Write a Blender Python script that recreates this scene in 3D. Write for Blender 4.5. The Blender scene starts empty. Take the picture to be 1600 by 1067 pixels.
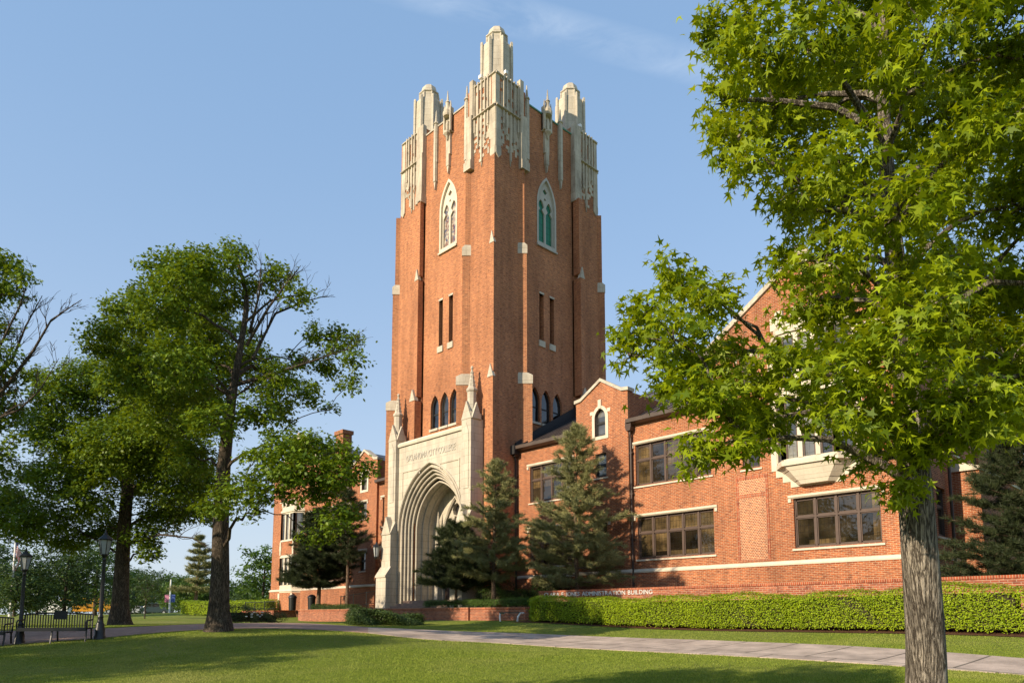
import bpy, bmesh, math, random
import numpy as np
from mathutils import Vector, Matrix
from mathutils.geometry import tessellate_polygon
random.seed(7); RNG = np.random.default_rng(11)
scene = bpy.context.scene
COL = scene.collection
R = math.radians

# ------------------------------------------------------------------ camera (eye is the origin, z = 0 at eye height)
F_PX, YAW, PITCH, PPX, PPY = 1124.34, 0.801005, 0.112332, 800.0, 835.48
cam_d = bpy.data.cameras.new("camera"); cam = bpy.data.objects.new("camera", cam_d); COL.objects.link(cam)
cam_d.sensor_fit = 'HORIZONTAL'; cam_d.sensor_width = 36.0
cam_d.lens = F_PX / 1600 * 36.0
cam_d.shift_x = 0.0
cam_d.shift_y = (PPY - 533.5) / 1600.0
cam_d.clip_start = 0.1; cam_d.clip_end = 5000
cam.location = (0, 0, 0); cam.rotation_euler = (math.pi / 2 + PITCH, 0, YAW)
scene.camera = cam

# ------------------------------------------------------------------ sky, sun, exposure
SUN_AZ, SUN_EL = R(5.0), R(24.5)          # direction the light travels, from +Y towards +X; height of the sun
world = bpy.data.worlds.new("World"); scene.world = world; world.use_nodes = True
wn = world.node_tree.nodes; wl = world.node_tree.links
for n in list(wn): wn.remove(n)
w_out = wn.new('ShaderNodeOutputWorld'); w_bg = wn.new('ShaderNodeBackground')
sky = wn.new('ShaderNodeTexSky'); sky.sky_type = 'NISHITA'; sky.sun_disc = False
sky.sun_elevation = SUN_EL; sky.sun_rotation = math.pi + SUN_AZ
sky.altitude = 300; sky.air_density = 1.0; sky.dust_density = 0.7; sky.ozone_density = 1.4
w_bg.inputs['Strength'].default_value = 0.15
# a faint streak of high cirrus across the top of the sky
w_tc = wn.new('ShaderNodeTexCoord')
def cam_dir(px, py):
    cy, sy, cp, sp = math.cos(YAW), math.sin(YAW), math.cos(PITCH), math.sin(PITCH)
    f = Vector((-sy * cp, cy * cp, sp)); r = Vector((cy, sy, 0)); u = r.cross(f)
    return f + r * ((px - PPX) / F_PX) - u * ((py - PPY) / F_PX)
s1, s2 = cam_dir(690, -5).normalized(), cam_dir(1120, 112).normalized()
nrm = s1.cross(s2).normalized(); mid = (s1 + s2).normalized()
def w_math(op, a, b=None, clamp=False):
    m = wn.new('ShaderNodeMath'); m.operation = op; m.use_clamp = clamp
    for i, v in enumerate((a, b)):
        if v is None: continue
        if isinstance(v, (int, float)): m.inputs[i].default_value = v
        else: wl.new(v, m.inputs[i])
    return m.outputs[0]
def w_dot(vec):
    m = wn.new('ShaderNodeVectorMath'); m.operation = 'DOT_PRODUCT'
    wl.new(w_tc.outputs['Generated'], m.inputs[0]); m.inputs[1].default_value = vec
    return m.outputs['Value']
w_noise = wn.new('ShaderNodeTexNoise'); w_noise.inputs['Scale'].default_value = 9; w_noise.inputs['Detail'].default_value = 7
w_noise.inputs['Roughness'].default_value = 0.62; w_noise.inputs['Distortion'].default_value = 0.6
w_map = wn.new('ShaderNodeMapping'); w_map.inputs['Scale'].default_value = (1, 1, 3.2)
wl.new(w_tc.outputs['Generated'], w_map.inputs['Vector']); wl.new(w_map.outputs['Vector'], w_noise.inputs['Vector'])
band = w_dot(nrm); band = w_math('DIVIDE', band, 0.022); band = w_math('MULTIPLY', band, band)
band = w_math('SUBTRACT', 1.0, band, True)
along = w_math('SUBTRACT', w_dot(mid), 0.955); along = w_math('MULTIPLY', along, 30.0, True)
nz = w_math('MULTIPLY', w_math('SUBTRACT', w_noise.outputs['Fac'], 0.36), 2.6, True)
streak = w_math('MULTIPLY', w_math('MULTIPLY', band, along), nz)
w_noise2 = wn.new('ShaderNodeTexNoise'); w_noise2.inputs['Scale'].default_value = 2.2; w_noise2.inputs['Detail'].default_value = 6
wl.new(w_map.outputs['Vector'], w_noise2.inputs['Vector'])
veil = w_math('MULTIPLY', w_math('SUBTRACT', w_noise2.outputs['Fac'], 0.45), 0.5, True)
cover = w_math('ADD', w_math('MULTIPLY', streak, 0.30), w_math('MULTIPLY', veil, 0.06), True)
w_mix = wn.new('ShaderNodeMixRGB'); w_mix.inputs['Color2'].default_value = (3.4, 3.8, 4.3, 1)
w_sep = wn.new('ShaderNodeSeparateXYZ'); wl.new(w_tc.outputs['Generated'], w_sep.inputs[0])
low = w_math('POWER', w_math('SUBTRACT', 1.0, w_math('MAXIMUM', w_sep.outputs[2], 0.0)), 3.1)
w_top = wn.new('ShaderNodeMixRGB'); w_top.inputs['Fac'].default_value = 0.72; w_top.inputs['Color2'].default_value = (1.06, 1.80, 2.92, 1)
wl.new(sky.outputs['Color'], w_top.inputs['Color1'])
w_haze = wn.new('ShaderNodeMixRGB'); w_haze.inputs['Color2'].default_value = (2.75, 3.0, 3.22, 1)
wl.new(w_math('MULTIPLY', low, 0.85), w_haze.inputs['Fac']); wl.new(w_top.outputs['Color'], w_haze.inputs['Color1'])
wl.new(cover, w_mix.inputs['Fac']); wl.new(w_haze.outputs['Color'], w_mix.inputs['Color1'])
wl.new(w_mix.outputs['Color'], w_bg.inputs['Color']); wl.new(w_bg.outputs['Background'], w_out.inputs['Surface'])

sun_d = bpy.data.lights.new("sun", 'SUN'); sun = bpy.data.objects.new("sun", sun_d); COL.objects.link(sun)
sun_d.energy = 4.0; sun_d.angle = R(0.5); sun_d.color = (1.0, 0.84, 0.62)
d_sun = Vector((math.sin(SUN_AZ) * math.cos(SUN_EL), math.cos(SUN_AZ) * math.cos(SUN_EL), -math.sin(SUN_EL)))
sun.rotation_euler = d_sun.to_track_quat('-Z', 'Y').to_euler(); sun.location = (-20, -60, 40)

scene.view_settings.view_transform = 'Standard'; scene.view_settings.look = 'None'
scene.view_settings.exposure = 0.80; scene.view_settings.gamma = 1.0
scene.render.engine = 'CYCLES'
scene.cycles.max_bounces = 7; scene.cycles.transparent_max_bounces = 8
scene.cycles.diffuse_bounces = 3; scene.cycles.transmission_bounces = 4; scene.cycles.sample_clamp_indirect = 6

# ------------------------------------------------------------------ helpers
CAM_F = cam_dir(PPX, PPY)
def at(px, py, depth):
    """pixel of the 1600 px photograph at a depth in metres -> point in the world"""
    return cam_dir(px, py) * depth
ORG = {}
def tag(o, label=None, cat=None, group=None, kind=None):
    if label: o['label'] = label
    if cat: o['category'] = cat
    if group: o['group'] = group
    if kind: o['kind'] = kind
    return o
def thing(name, loc, label, cat, group=None, rz=0.0):
    o = bpy.data.objects.new(name, None); COL.objects.link(o); o.empty_display_size = 0.3
    o.location = loc; o.rotation_euler = (0, 0, rz); ORG[o] = Vector(loc)
    return tag(o, label, cat, group)
def copy_tree(o, parent=None):
    c = o.copy(); COL.objects.link(c)
    if parent is not None: c.parent = parent
    for ch in list(o.children): copy_tree(ch, c)
    return c

class MB:
    def __init__(self, T=None): self.v = []; self.f = []; self.m = []; self.T = T; self.mi = 0
    def add(self, vs, fs):
        b = len(self.v); T = self.T
        self.v += [tuple(T(*p)) if T else tuple(p) for p in vs]
        self.f += [[b + i for i in f] for f in fs]; self.m += [self.mi] * len(fs); return self
    def box(self, x0, x1, y0, y1, z0, z1):
        return self.add([(x0,y0,z0),(x1,y0,z0),(x1,y1,z0),(x0,y1,z0),(x0,y0,z1),(x1,y0,z1),(x1,y1,z1),(x0,y1,z1)],
                        [[0,3,2,1],[4,5,6,7],[0,1,5,4],[1,2,6,5],[2,3,7,6],[3,0,4,7]])
    def hexa(self, a, b):
        """two quads a (bottom) and b (top), same winding"""
        return self.add(list(a) + list(b), [[0,3,2,1],[4,5,6,7],[0,1,5,4],[1,2,6,5],[2,3,7,6],[3,0,4,7]])
    def prism(self, poly, axis, a, b):
        """polygon in the plane across the axis, pushed from a to b; axis 'y': (x,z), axis 'x': (y,z), axis 'z': (x,y)"""
        def p(q, t): return {'y': (q[0], t, q[1]), 'x': (t, q[0], q[1]), 'z': (q[0], q[1], t)}[axis]
        n = len(poly)
        return self.add([p(q, a) for q in poly] + [p(q, b) for q in poly],
                        [list(range(n))[::-1], list(range(n, 2 * n))] + [[i, (i+1) % n, n + (i+1) % n, n + i] for i in range(n)])
    def tube(self, pts, rad, n=8, cap=True):
        pts = [Vector(p) for p in pts]; k = len(pts)
        if not hasattr(rad, '__len__'): rad = [rad] * k
        vs = []; up = None
        for i, p in enumerate(pts):
            t = (pts[min(i+1, k-1)] - pts[max(i-1, 0)])
            if t.length < 1e-9: t = Vector((0,0,1))
            t.normalize()
            if up is None: up = t.orthogonal().normalized()
            u = (up - t * up.dot(t));
            if u.length < 1e-6: u = t.orthogonal()
            u.normalize(); up = u; w = t.cross(u)
            vs += [p + (u * math.cos(2*math.pi*j/n) + w * math.sin(2*math.pi*j/n)) * rad[i] for j in range(n)]
        fs = [[i*n+j, i*n+(j+1) % n, (i+1)*n+(j+1) % n, (i+1)*n+j] for i in range(k-1) for j in range(n)]
        if cap: fs += [list(range(n))[::-1], [(k-1)*n+j for j in range(n)]]
        return self.add(vs, fs)
    def lathe(self, c, prof, n=12, rot=0.0, sx=1.0, sy=1.0):
        vs = []
        for r, z in prof:
            vs += [(c[0] + sx * r * math.cos(rot + 2*math.pi*j/n), c[1] + sy * r * math.sin(rot + 2*math.pi*j/n), c[2] + z) for j in range(n)]
        k = len(prof)
        fs = [[i*n+j, i*n+(j+1) % n, (i+1)*n+(j+1) % n, (i+1)*n+j] for i in range(k-1) for j in range(n)]
        fs += [list(range(n))[::-1], [(k-1)*n+j for j in range(n)]]
        return self.add(vs, fs)
    def plate(self, outer, holes, d0, d1=None, plane=lambda s, z, d: (s, d, z), back=False):
        """flat polygon with holes at depth d0; the reveals of the holes run back to d1"""
        loops = [outer] + holes
        tri = tessellate_polygon([[Vector((p[0], p[1], 0)) for p in l] for l in loops])
        flat = [p for l in loops for p in l]
        self.add([plane(p[0], p[1], d0) for p in flat], [list(t) for t in tri])
        if back: self.add([plane(p[0], p[1], d1) for p in flat], [list(t) for t in tri])
        if d1 is not None:
            for l in holes + ([outer] if back else []):
                n = len(l)
                self.add([plane(p[0], p[1], d0) for p in l] + [plane(p[0], p[1], d1) for p in l],
                         [[i, (i+1) % n, n + (i+1) % n, n + i] for i in range(n)])
        return self
    def build(self, name, mats, parent=None, origin=None, smooth=False, bevel=None):
        me = bpy.data.meshes.new(name)
        o = ORG.get(parent, Vector(origin) if origin is not None else Vector((0,0,0)))
        me.from_pydata([(p[0]-o.x, p[1]-o.y, p[2]-o.z) for p in self.v], [], self.f)
        if not isinstance(mats, (list, tuple)): mats = [mats]
        for m in mats: me.materials.append(m)
        if len(mats) > 1: me.polygons.foreach_set('material_index', self.m)
        bm = bmesh.new(); bm.from_mesh(me); bmesh.ops.recalc_face_normals(bm, faces=bm.faces); bm.to_mesh(me); bm.free()
        if smooth:
            me.polygons.foreach_set('use_smooth', [True] * len(me.polygons))
            me.set_sharp_from_angle(angle=R(38))
        ob = bpy.data.objects.new(name, me); COL.objects.link(ob)
        if parent is not None:
            ob.parent = parent; ORG[ob] = ORG[parent]
        else:
            ob.location = o; ORG[ob] = o
        if bevel:
            b = ob.modifiers.new('bevel', 'BEVEL'); b.width = bevel; b.segments = 2; b.limit_method = 'ANGLE'
        return ob

def np_mesh(name, V, k, mats, parent=None, origin=(0,0,0), smooth=False, tri_groups=None):
    """many small separate faces of k corners each; V is (n*k, 3)"""
    me = bpy.data.meshes.new(name); V = np.asarray(V, np.float32)
    o = ORG.get(parent, Vector(origin)); V = V - np.array([o.x, o.y, o.z], np.float32)
    nv = len(V); nf = nv // k
    me.vertices.add(nv); me.vertices.foreach_set('co', V.ravel())
    me.loops.add(nv); me.loops.foreach_set('vertex_index', np.arange(nv, dtype=np.int32))
    me.polygons.add(nf); me.polygons.foreach_set('loop_start', np.arange(0, nv, k, dtype=np.int32))
    me.polygons.foreach_set('loop_total', np.full(nf, k, np.int32))
    if smooth: me.polygons.foreach_set('use_smooth', np.ones(nf, bool))
    me.update(calc_edges=True); me.validate()
    me.materials.append(mats)
    ob = bpy.data.objects.new(name, me); COL.objects.link(ob)
    if parent is not None: ob.parent = parent; ORG[ob] = ORG[parent]
    else: ob.location = o; ORG[ob] = o
    return ob

def arch(hw, zs, za, n=9, c=0.0):
    """pointed arch from the left springing over the apex to the right one, (s, z)"""
    h = za - zs; rr = (hw*hw + h*h) / (2*hw); a1 = math.asin(min(1, h / rr))
    if rr < hw: a1 = math.pi - a1
    left = [(c - hw + rr - rr*math.cos(a1*i/n), zs + rr*math.sin(a1*i/n)) for i in range(n+1)]
    return left + [(2*c - x, z) for x, z in reversed(left[:-1])]
def arch_hole(hw, z0, zs, za, n=9, c=0.0):
    return [(c - hw, z0)] + arch(hw, zs, za, n, c) + [(c + hw, z0)]
def rect(a, b, c, d): return [(a, c), (a, d), (b, d), (b, c)]
def circle(cx, cz, r, n=12): return [(cx + r*math.cos(2*math.pi*i/n), cz + r*math.sin(2*math.pi*i/n)) for i in range(n)]
# ------------------------------------------------------------------ materials
class NT:
    def __init__(self, name):
        self.mat = bpy.data.materials.new(name); self.mat.use_nodes = True
        self.n = self.mat.node_tree.nodes; self.l = self.mat.node_tree.links
        for x in list(self.n): self.n.remove(x)
        self.out = self.n.new('ShaderNodeOutputMaterial')
    def new(self, t, **kw):
        x = self.n.new(t)
        for k, v in kw.items():
            if hasattr(x, k): setattr(x, k, v)
        return x
    def set(self, sock, v):
        if hasattr(v, 'is_output'): self.l.new(v, sock)
        else: sock.default_value = v
    def math(self, op, a, b=0.0, clamp=False):
        m = self.new('ShaderNodeMath', operation=op, use_clamp=clamp); self.set(m.inputs[0], a); self.set(m.inputs[1], b); return m.outputs[0]
    def mix(self, f, a, b, blend='MIX'):
        m = self.new('ShaderNodeMixRGB', blend_type=blend)
        for i, v in enumerate((f, a, b)):
            if isinstance(v, tuple) and len(v) == 3: v = (*v, 1)
            self.set(m.inputs[i], v)
        return m.outputs[0]
    def noise(self, scale, detail=4, vec=None, rough=0.55, dist=0.0):
        m = self.new('ShaderNodeTexNoise'); m.inputs['Scale'].default_value = scale; m.inputs['Detail'].default_value = detail
        m.inputs['Roughness'].default_value = rough; m.inputs['Distortion'].default_value = dist
        if vec is not None: self.l.new(vec, m.inputs['Vector'])
        return m.outputs['Fac']
    def ramp(self, f, stops):
        m = self.new('ShaderNodeValToRGB'); self.l.new(f, m.inputs[0]); e = m.color_ramp.elements
        while len(e) < len(stops): e.new(0.5)
        for x, (p, c) in zip(e, stops): x.position = p; x.color = (*c, 1) if len(c) == 3 else c
        return m.outputs['Color']
    def pos(self):
        if not hasattr(self, '_g'): self._g = self.new('ShaderNodeNewGeometry')
        return self._g.outputs['Position']
    def wall_uv(self):
        """horizontal run along any upright wall, height"""
        self.pos(); g = self._g
        sp = self.new('ShaderNodeSeparateXYZ'); self.l.new(g.outputs['Position'], sp.inputs[0])
        ab = self.new('ShaderNodeVectorMath', operation='ABSOLUTE'); self.l.new(g.outputs['True Normal'], ab.inputs[0])
        sn = self.new('ShaderNodeSeparateXYZ'); self.l.new(ab.outputs[0], sn.inputs[0])
        u = self.math('ADD', self.math('MULTIPLY', sp.outputs[0], sn.outputs[1]), self.math('MULTIPLY', sp.outputs[1], sn.outputs[0]))
        u = self.math('ADD', u, self.math('MULTIPLY', sp.outputs[0], sn.outputs[2]))
        v = self.math('ADD', sp.outputs[2], self.math('MULTIPLY', sp.outputs[1], sn.outputs[2]))
        c = self.new('ShaderNodeCombineXYZ'); self.l.new(u, c.inputs[0]); self.l.new(v, c.inputs[1])
        return c.outputs[0]
    def brick(self, vec, bw, rh, mortar, c1, c2, cm, offset=0.5, smooth=0.1, bias=0.0):
        b = self.new('ShaderNodeTexBrick'); b.offset = offset
        self.l.new(vec, b.inputs['Vector'])
        for k, v in (('Color1', (*c1, 1)), ('Color2', (*c2, 1)), ('Mortar', (*cm, 1)), ('Scale', 1.0), ('Mortar Size', mortar), ('Mortar Smooth', smooth), ('Bias', bias), ('Brick Width', bw), ('Row Height', rh)):
            b.inputs[k].default_value = v
        return b
    def bump(self, h, strength=0.3, dist=0.02):
        b = self.new('ShaderNodeBump'); b.inputs['Strength'].default_value = strength; b.inputs['Distance'].default_value = dist
        self.l.new(h, b.inputs['Height']); return b.outputs[0]
    def principled(self, col, rough=0.8, spec=0.3, metal=0.0, normal=None, **kw):
        p = self.new('ShaderNodeBsdfPrincipled')
        if isinstance(col, tuple) and len(col) == 3: col = (*col, 1)
        self.set(p.inputs['Base Color'], col); self.set(p.inputs['Roughness'], rough)
        self.set(p.inputs['Specular IOR Level'], spec); self.set(p.inputs['Metallic'], metal)
        if normal is not None: self.l.new(normal, p.inputs['Normal'])
        for k, v in kw.items(): self.set(p.inputs[k], v)
        return p
    def done(self, shader):
        self.l.new(shader.outputs[0], self.out.inputs['Surface']); return self.mat

def m_brick(name, c1, c2, cm, bw=0.205, rh=0.0677, mortar=0.007, offset=0.5):
    t = NT(name); uv = t.wall_uv()
    b = t.brick(uv, bw, rh, mortar, c1, c2, cm, offset, 0.15, -0.1)
    # every brick its own tone, some burnt dark
    mp = t.new('ShaderNodeMapping'); t.l.new(uv, mp.inputs['Vector']); mp.inputs['Scale'].default_value = (1/bw*0.9, 1/rh*0.9, 1)
    wh = t.noise(1.0, 2, mp.outputs[0])
    tone = t.ramp(wh, [(0.30, (0.56, 0.54, 0.56)), (0.44, (0.95, 0.95, 0.96)), (0.58, (1.06, 1.04, 1.0)), (0.72, (1.36, 1.28, 1.16))])
    big = t.noise(0.35, 5, t.pos()); bigc = t.ramp(big, [(0.3, (0.82, 0.80, 0.80)), (0.65, (1.1, 1.08, 1.06))])
    ms = t.new('ShaderNodeMapping'); t.l.new(t.pos(), ms.inputs['Vector']); ms.inputs['Scale'].default_value = (1.1, 1.1, 0.09)
    streak = t.ramp(t.noise(1.3, 6, ms.outputs[0], 0.7), [(0.32, (0.72, 0.71, 0.72)), (0.52, (1.0, 1.0, 1.0)), (0.75, (1.08, 1.06, 1.04))])
    col = t.mix(1.0, t.mix(1.0, t.mix(1.0, b.outputs['Color'], tone, 'MULTIPLY'), bigc, 'MULTIPLY'), streak, 'MULTIPLY')
    inv = t.math('SUBTRACT', 1.0, b.outputs['Fac'])
    return t.done(t.principled(col, 0.85, 0.2, normal=t.bump(inv, 0.5, 0.01)))
M = {}
M['brick'] = m_brick('red_brick', (0.385, 0.115, 0.042), (0.25, 0.068, 0.030), (0.45, 0.31, 0.195), mortar=0.009)
M['tower_brick'] = m_brick('tower_brick', (0.42, 0.148, 0.058), (0.28, 0.086, 0.038), (0.50, 0.33, 0.20), mortar=0.0085)
M['header_brick'] = m_brick('header_brick', (0.46, 0.14, 0.058), (0.24, 0.062, 0.033), (0.58, 0.42, 0.27), bw=0.107, mortar=0.011)
M['soldier_brick'] = m_brick('soldier_brick', (0.38, 0.10, 0.045), (0.25, 0.06, 0.032), (0.45, 0.32, 0.21), bw=0.07, rh=0.21, mortar=0.007, offset=0.0)
M['low_brick'] = m_brick('garden_wall_brick', (0.36, 0.11, 0.055), (0.22, 0.06, 0.035), (0.42, 0.32, 0.23), mortar=0.007)

def m_stone(name, base, dark, jw=0.95, jh=0.42, joint=0.006, stain=0.5, jd=0.72):
    t = NT(name); uv = t.wall_uv()
    b = t.brick(uv, jw, jh, joint, (1, 1, 1), (0.93, 0.92, 0.90), (jd, jd*0.96, jd*0.9), 0.5, 0.1)
    mp = t.new('ShaderNodeMapping'); t.l.new(t.pos(), mp.inputs['Vector']); mp.inputs['Scale'].default_value = (1.4, 1.4, 0.35)
    streak = t.noise(1.5, 6, mp.outputs[0], 0.65)
    col = t.mix(t.ramp(streak, [(0.40, (0, 0, 0)), (0.72, (stain,)*3)]), base, dark)
    fine = t.noise(14, 4, t.pos()); col = t.mix(0.35, col, t.ramp(fine, [(0.3, (0.78,)*3), (0.7, (1.1,)*3)]), 'MULTIPLY')
    col = t.mix(1.0, col, b.outputs['Color'], 'MULTIPLY')
    return t.done(t.principled(col, 0.85, 0.25, normal=t.bump(fine, 0.15, 0.01)))
M['stone'] = m_stone('limestone', (0.56, 0.50, 0.40), (0.30, 0.27, 0.225), stain=0.7, joint=0.009, jd=0.6)
M['old_stone'] = m_stone('weathered_limestone', (0.56, 0.49, 0.385), (0.22, 0.185, 0.145), 0.5, 0.5, 0.01, 0.8)
M['trim_stone'] = m_stone('trim_limestone', (0.64, 0.57, 0.45), (0.42, 0.37, 0.29), 1.2, 3.0, 0.004, 0.4)
M['grey_stone'] = m_stone('grey_limestone', (0.50, 0.47, 0.41), (0.33, 0.31, 0.27), 1.2, 0.6, 0.005, 0.4)

def m_plain(name, col, rough=0.6, spec=0.3, metal=0.0, var=0.15, scale=6):
    t = NT(name); n = t.noise(scale, 5, t.pos())
    c = t.mix(1.0, col, t.ramp(n, [(0.3, (1-var,)*3), (0.7, (1+var,)*3)]), 'MULTIPLY')
    return t.done(t.principled(c, rough, spec, metal))
M['roof'] = m_plain('brown_metal_roof', (0.085, 0.062, 0.05), 0.45, 0.4, 0.0, 0.2, 1.5)
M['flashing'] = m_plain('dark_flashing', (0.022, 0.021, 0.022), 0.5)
M['slate'] = m_plain('grey_slate', (0.06, 0.065, 0.08), 0.5, 0.4, 0, 0.3, 3)
M['frame'] = m_plain('brown_window_frame', (0.085, 0.055, 0.042), 0.55, 0.3, 0, 0.12)
M['dark_frame'] = m_plain('dark_window_frame', (0.022, 0.022, 0.021), 0.5)
M['pipe'] = m_plain('brown_downpipe', (0.06, 0.038, 0.03), 0.5)
M['black_metal'] = m_plain('black_metal', (0.012, 0.013, 0.013), 0.4, 0.5)
M['lamp_glass'] = m_plain('milky_lamp_glass', (0.35, 0.36, 0.36), 0.2, 0.5)
M['white_paint'] = m_plain('white_paint', (0.75, 0.74, 0.70), 0.5)
M['letter_white'] = m_plain('letter_white', (0.62, 0.60, 0.56), 0.5, 0.3, 0, 0.1)
M['wood_door'] = m_plain('dark_door', (0.05, 0.03, 0.022), 0.5)
M['copper'] = m_plain('green_copper', (0.10, 0.25, 0.17), 0.6)

def m_glass(name, tint, lead=0.16, lead_col=(0.015, 0.013, 0.012), var=(0.3, 1.6), rough=0.06, blind=None):
    """leaded window glass with the dim room or blind behind it"""
    t = NT(name); uv = t.wall_uv()
    n = t.noise(1.1, 3, t.pos()); c = t.mix(1.0, tint, t.ramp(n, [(0.35, (var[0],)*3), (0.65, (var[1],)*3)]), 'MULTIPLY')
    fl = t.new('ShaderNodeVectorMath', operation='SNAP'); t.l.new(uv, fl.inputs[0]); fl.inputs[1].default_value = (0.81, 1.0, 1.0)
    wn_ = t.new('ShaderNodeTexWhiteNoise'); wn_.noise_dimensions = '2D'; t.l.new(fl.outputs[0], wn_.inputs['Vector'])
    c = t.mix(1.0, c, t.ramp(wn_.outputs['Value'], [(0.0, (0.25, 0.24, 0.26)), (0.45, (0.8, 0.8, 0.8)), (1.0, (2.3, 2.1, 1.7))]), 'MULTIPLY')
    if lead:
        b = t.brick(uv, lead, lead*1.6, 0.006, (1,1,1), (1,1,1), (0,0,0), 0.0, 0.0)
        c = t.mix(b.outputs['Fac'], c, lead_col)
    wob = t.math('ADD', t.noise(2.5, 2, t.pos()), t.math('MULTIPLY', t.noise(0.7, 1, t.pos()), 2.0))
    return t.done(t.principled(c, rough, 1.0, normal=t.bump(wob, 0.3, 0.03)))
M['glass'] = m_glass('leaded_glass', (0.055, 0.040, 0.022))
M['glass_dark'] = m_glass('dark_glass', (0.018, 0.018, 0.02), None)
M['glass_bright'] = m_glass('bright_glass', (0.10, 0.105, 0.11), 0.22, (0.05,)*3, (0.7, 1.3))
def m_stained(name, cols):
    t = NT(name); v = t.new('ShaderNodeTexVoronoi'); v.inputs['Scale'].default_value = 7; t.l.new(t.pos(), v.inputs['Vector'])
    s = t.new('ShaderNodeSeparateColor'); t.l.new(v.outputs['Color'], s.inputs[0])
    c = t.ramp(s.outputs[0], [(i / max(1, len(cols)-1), k) for i, k in enumerate(cols)])
    return t.done(t.principled(c, 0.25, 0.5))
M['stained'] = m_stained('stained_glass', [(0.42, 0.36, 0.28), (0.12, 0.03, 0.03), (0.5, 0.45, 0.36), (0.06, 0.07, 0.13), (0.45, 0.38, 0.3)])
def m_green():
    t = NT('green_glass'); uv = t.wall_uv(); b = t.brick(uv, 0.22, 0.42, 0.012, (0.012, 0.16, 0.085), (0.014, 0.19, 0.10), (0.006, 0.05, 0.03), 0.0, 0.1)
    return t.done(t.principled(b.outputs['Color'], 0.35, 0.4))
M['green_glass'] = m_green()

def m_leaf(name, dark, light, trans, tf=0.38, gloss=0.25):
    t = NT(name); t.pos(); rnd = t._g.outputs['Random Per Island']
    cl = t.noise(0.9, 3, t.pos())
    k = t.math('ADD', t.math('MULTIPLY', rnd, 0.6), t.math('MULTIPLY', cl, 0.5), True)
    c = t.ramp(k, [(0.15, dark), (0.85, light)])
    tc = t.mix(1.0, t.ramp(k, [(0.15, tuple(x*0.7 for x in trans)), (0.85, trans)]), (1, 1, 1), 'MULTIPLY')
    p = t.principled(c, 0.5, gloss)
    tr = t.new('ShaderNodeBsdfTranslucent'); t.l.new(tc, tr.inputs['Color'])
    mx = t.new('ShaderNodeMixShader'); mx.inputs[0].default_value = tf
    t.l.new(p.outputs[0], mx.inputs[1]); t.l.new(tr.outputs[0], mx.inputs[2])
    return t.done(mx)
M['sweetgum'] = m_leaf('sweetgum_leaf', (0.042, 0.098, 0.006), (0.32, 0.40, 0.009), (0.48, 0.54, 0.007), 0.37)
M['oak'] = m_leaf('oak_leaf', (0.030, 0.074, 0.008), (0.18, 0.265, 0.014), (0.28, 0.36, 0.010), 0.28)
M['far_leaf'] = m_leaf('far_leaf', (0.03, 0.06, 0.018), (0.075, 0.12, 0.03), (0.10, 0.16, 0.03), 0.3)
M['bright_leaf'] = m_leaf('bright_leaf', (0.05, 0.10, 0.018), (0.11, 0.18, 0.03), (0.14, 0.24, 0.03), 0.35)
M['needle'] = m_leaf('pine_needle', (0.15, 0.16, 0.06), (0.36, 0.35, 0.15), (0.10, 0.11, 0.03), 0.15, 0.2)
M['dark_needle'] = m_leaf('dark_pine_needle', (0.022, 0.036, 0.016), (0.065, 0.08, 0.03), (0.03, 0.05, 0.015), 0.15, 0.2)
M['hedge'] = m_leaf('hedge_leaf', (0.15, 0.24, 0.008), (0.36, 0.45, 0.013), (0.34, 0.46, 0.010), 0.3)
M['shrub'] = m_leaf('shrub_leaf', (0.028, 0.055, 0.014), (0.07, 0.11, 0.02), (0.08, 0.12, 0.015), 0.25)
def m_grass():
    t = NT('grass_blade'); t.pos(); rnd = t._g.outputs['Random Per Island']
    k = t.math('ADD', t.math('MULTIPLY', rnd, 0.55), t.math('MULTIPLY', t.noise(1.6, 4, t.pos()), 0.5), True)
    c = t.ramp(k, [(0.2, (0.13, 0.20, 0.018)), (0.85, (0.33, 0.38, 0.06))])
    dry = t.ramp(t.noise(0.33, 5, t.pos(), 0.62), [(0.48, (0,)*3), (0.72, (0.5,)*3)])
    c = t.mix(dry, c, (0.46, 0.42, 0.15))
    p = t.principled(c, 0.6, 0.15); tr = t.new('ShaderNodeBsdfTranslucent'); t.l.new(c, tr.inputs['Color'])
    mx = t.new('ShaderNodeMixShader'); mx.inputs[0].default_value = 0.3; t.l.new(p.outputs[0], mx.inputs[1]); t.l.new(tr.outputs[0], mx.inputs[2])
    return t.done(mx)
M['grass_blade'] = m_grass()
M['twig'] = m_plain('hedge_twig', (0.04, 0.035, 0.015), 0.9)

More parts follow.
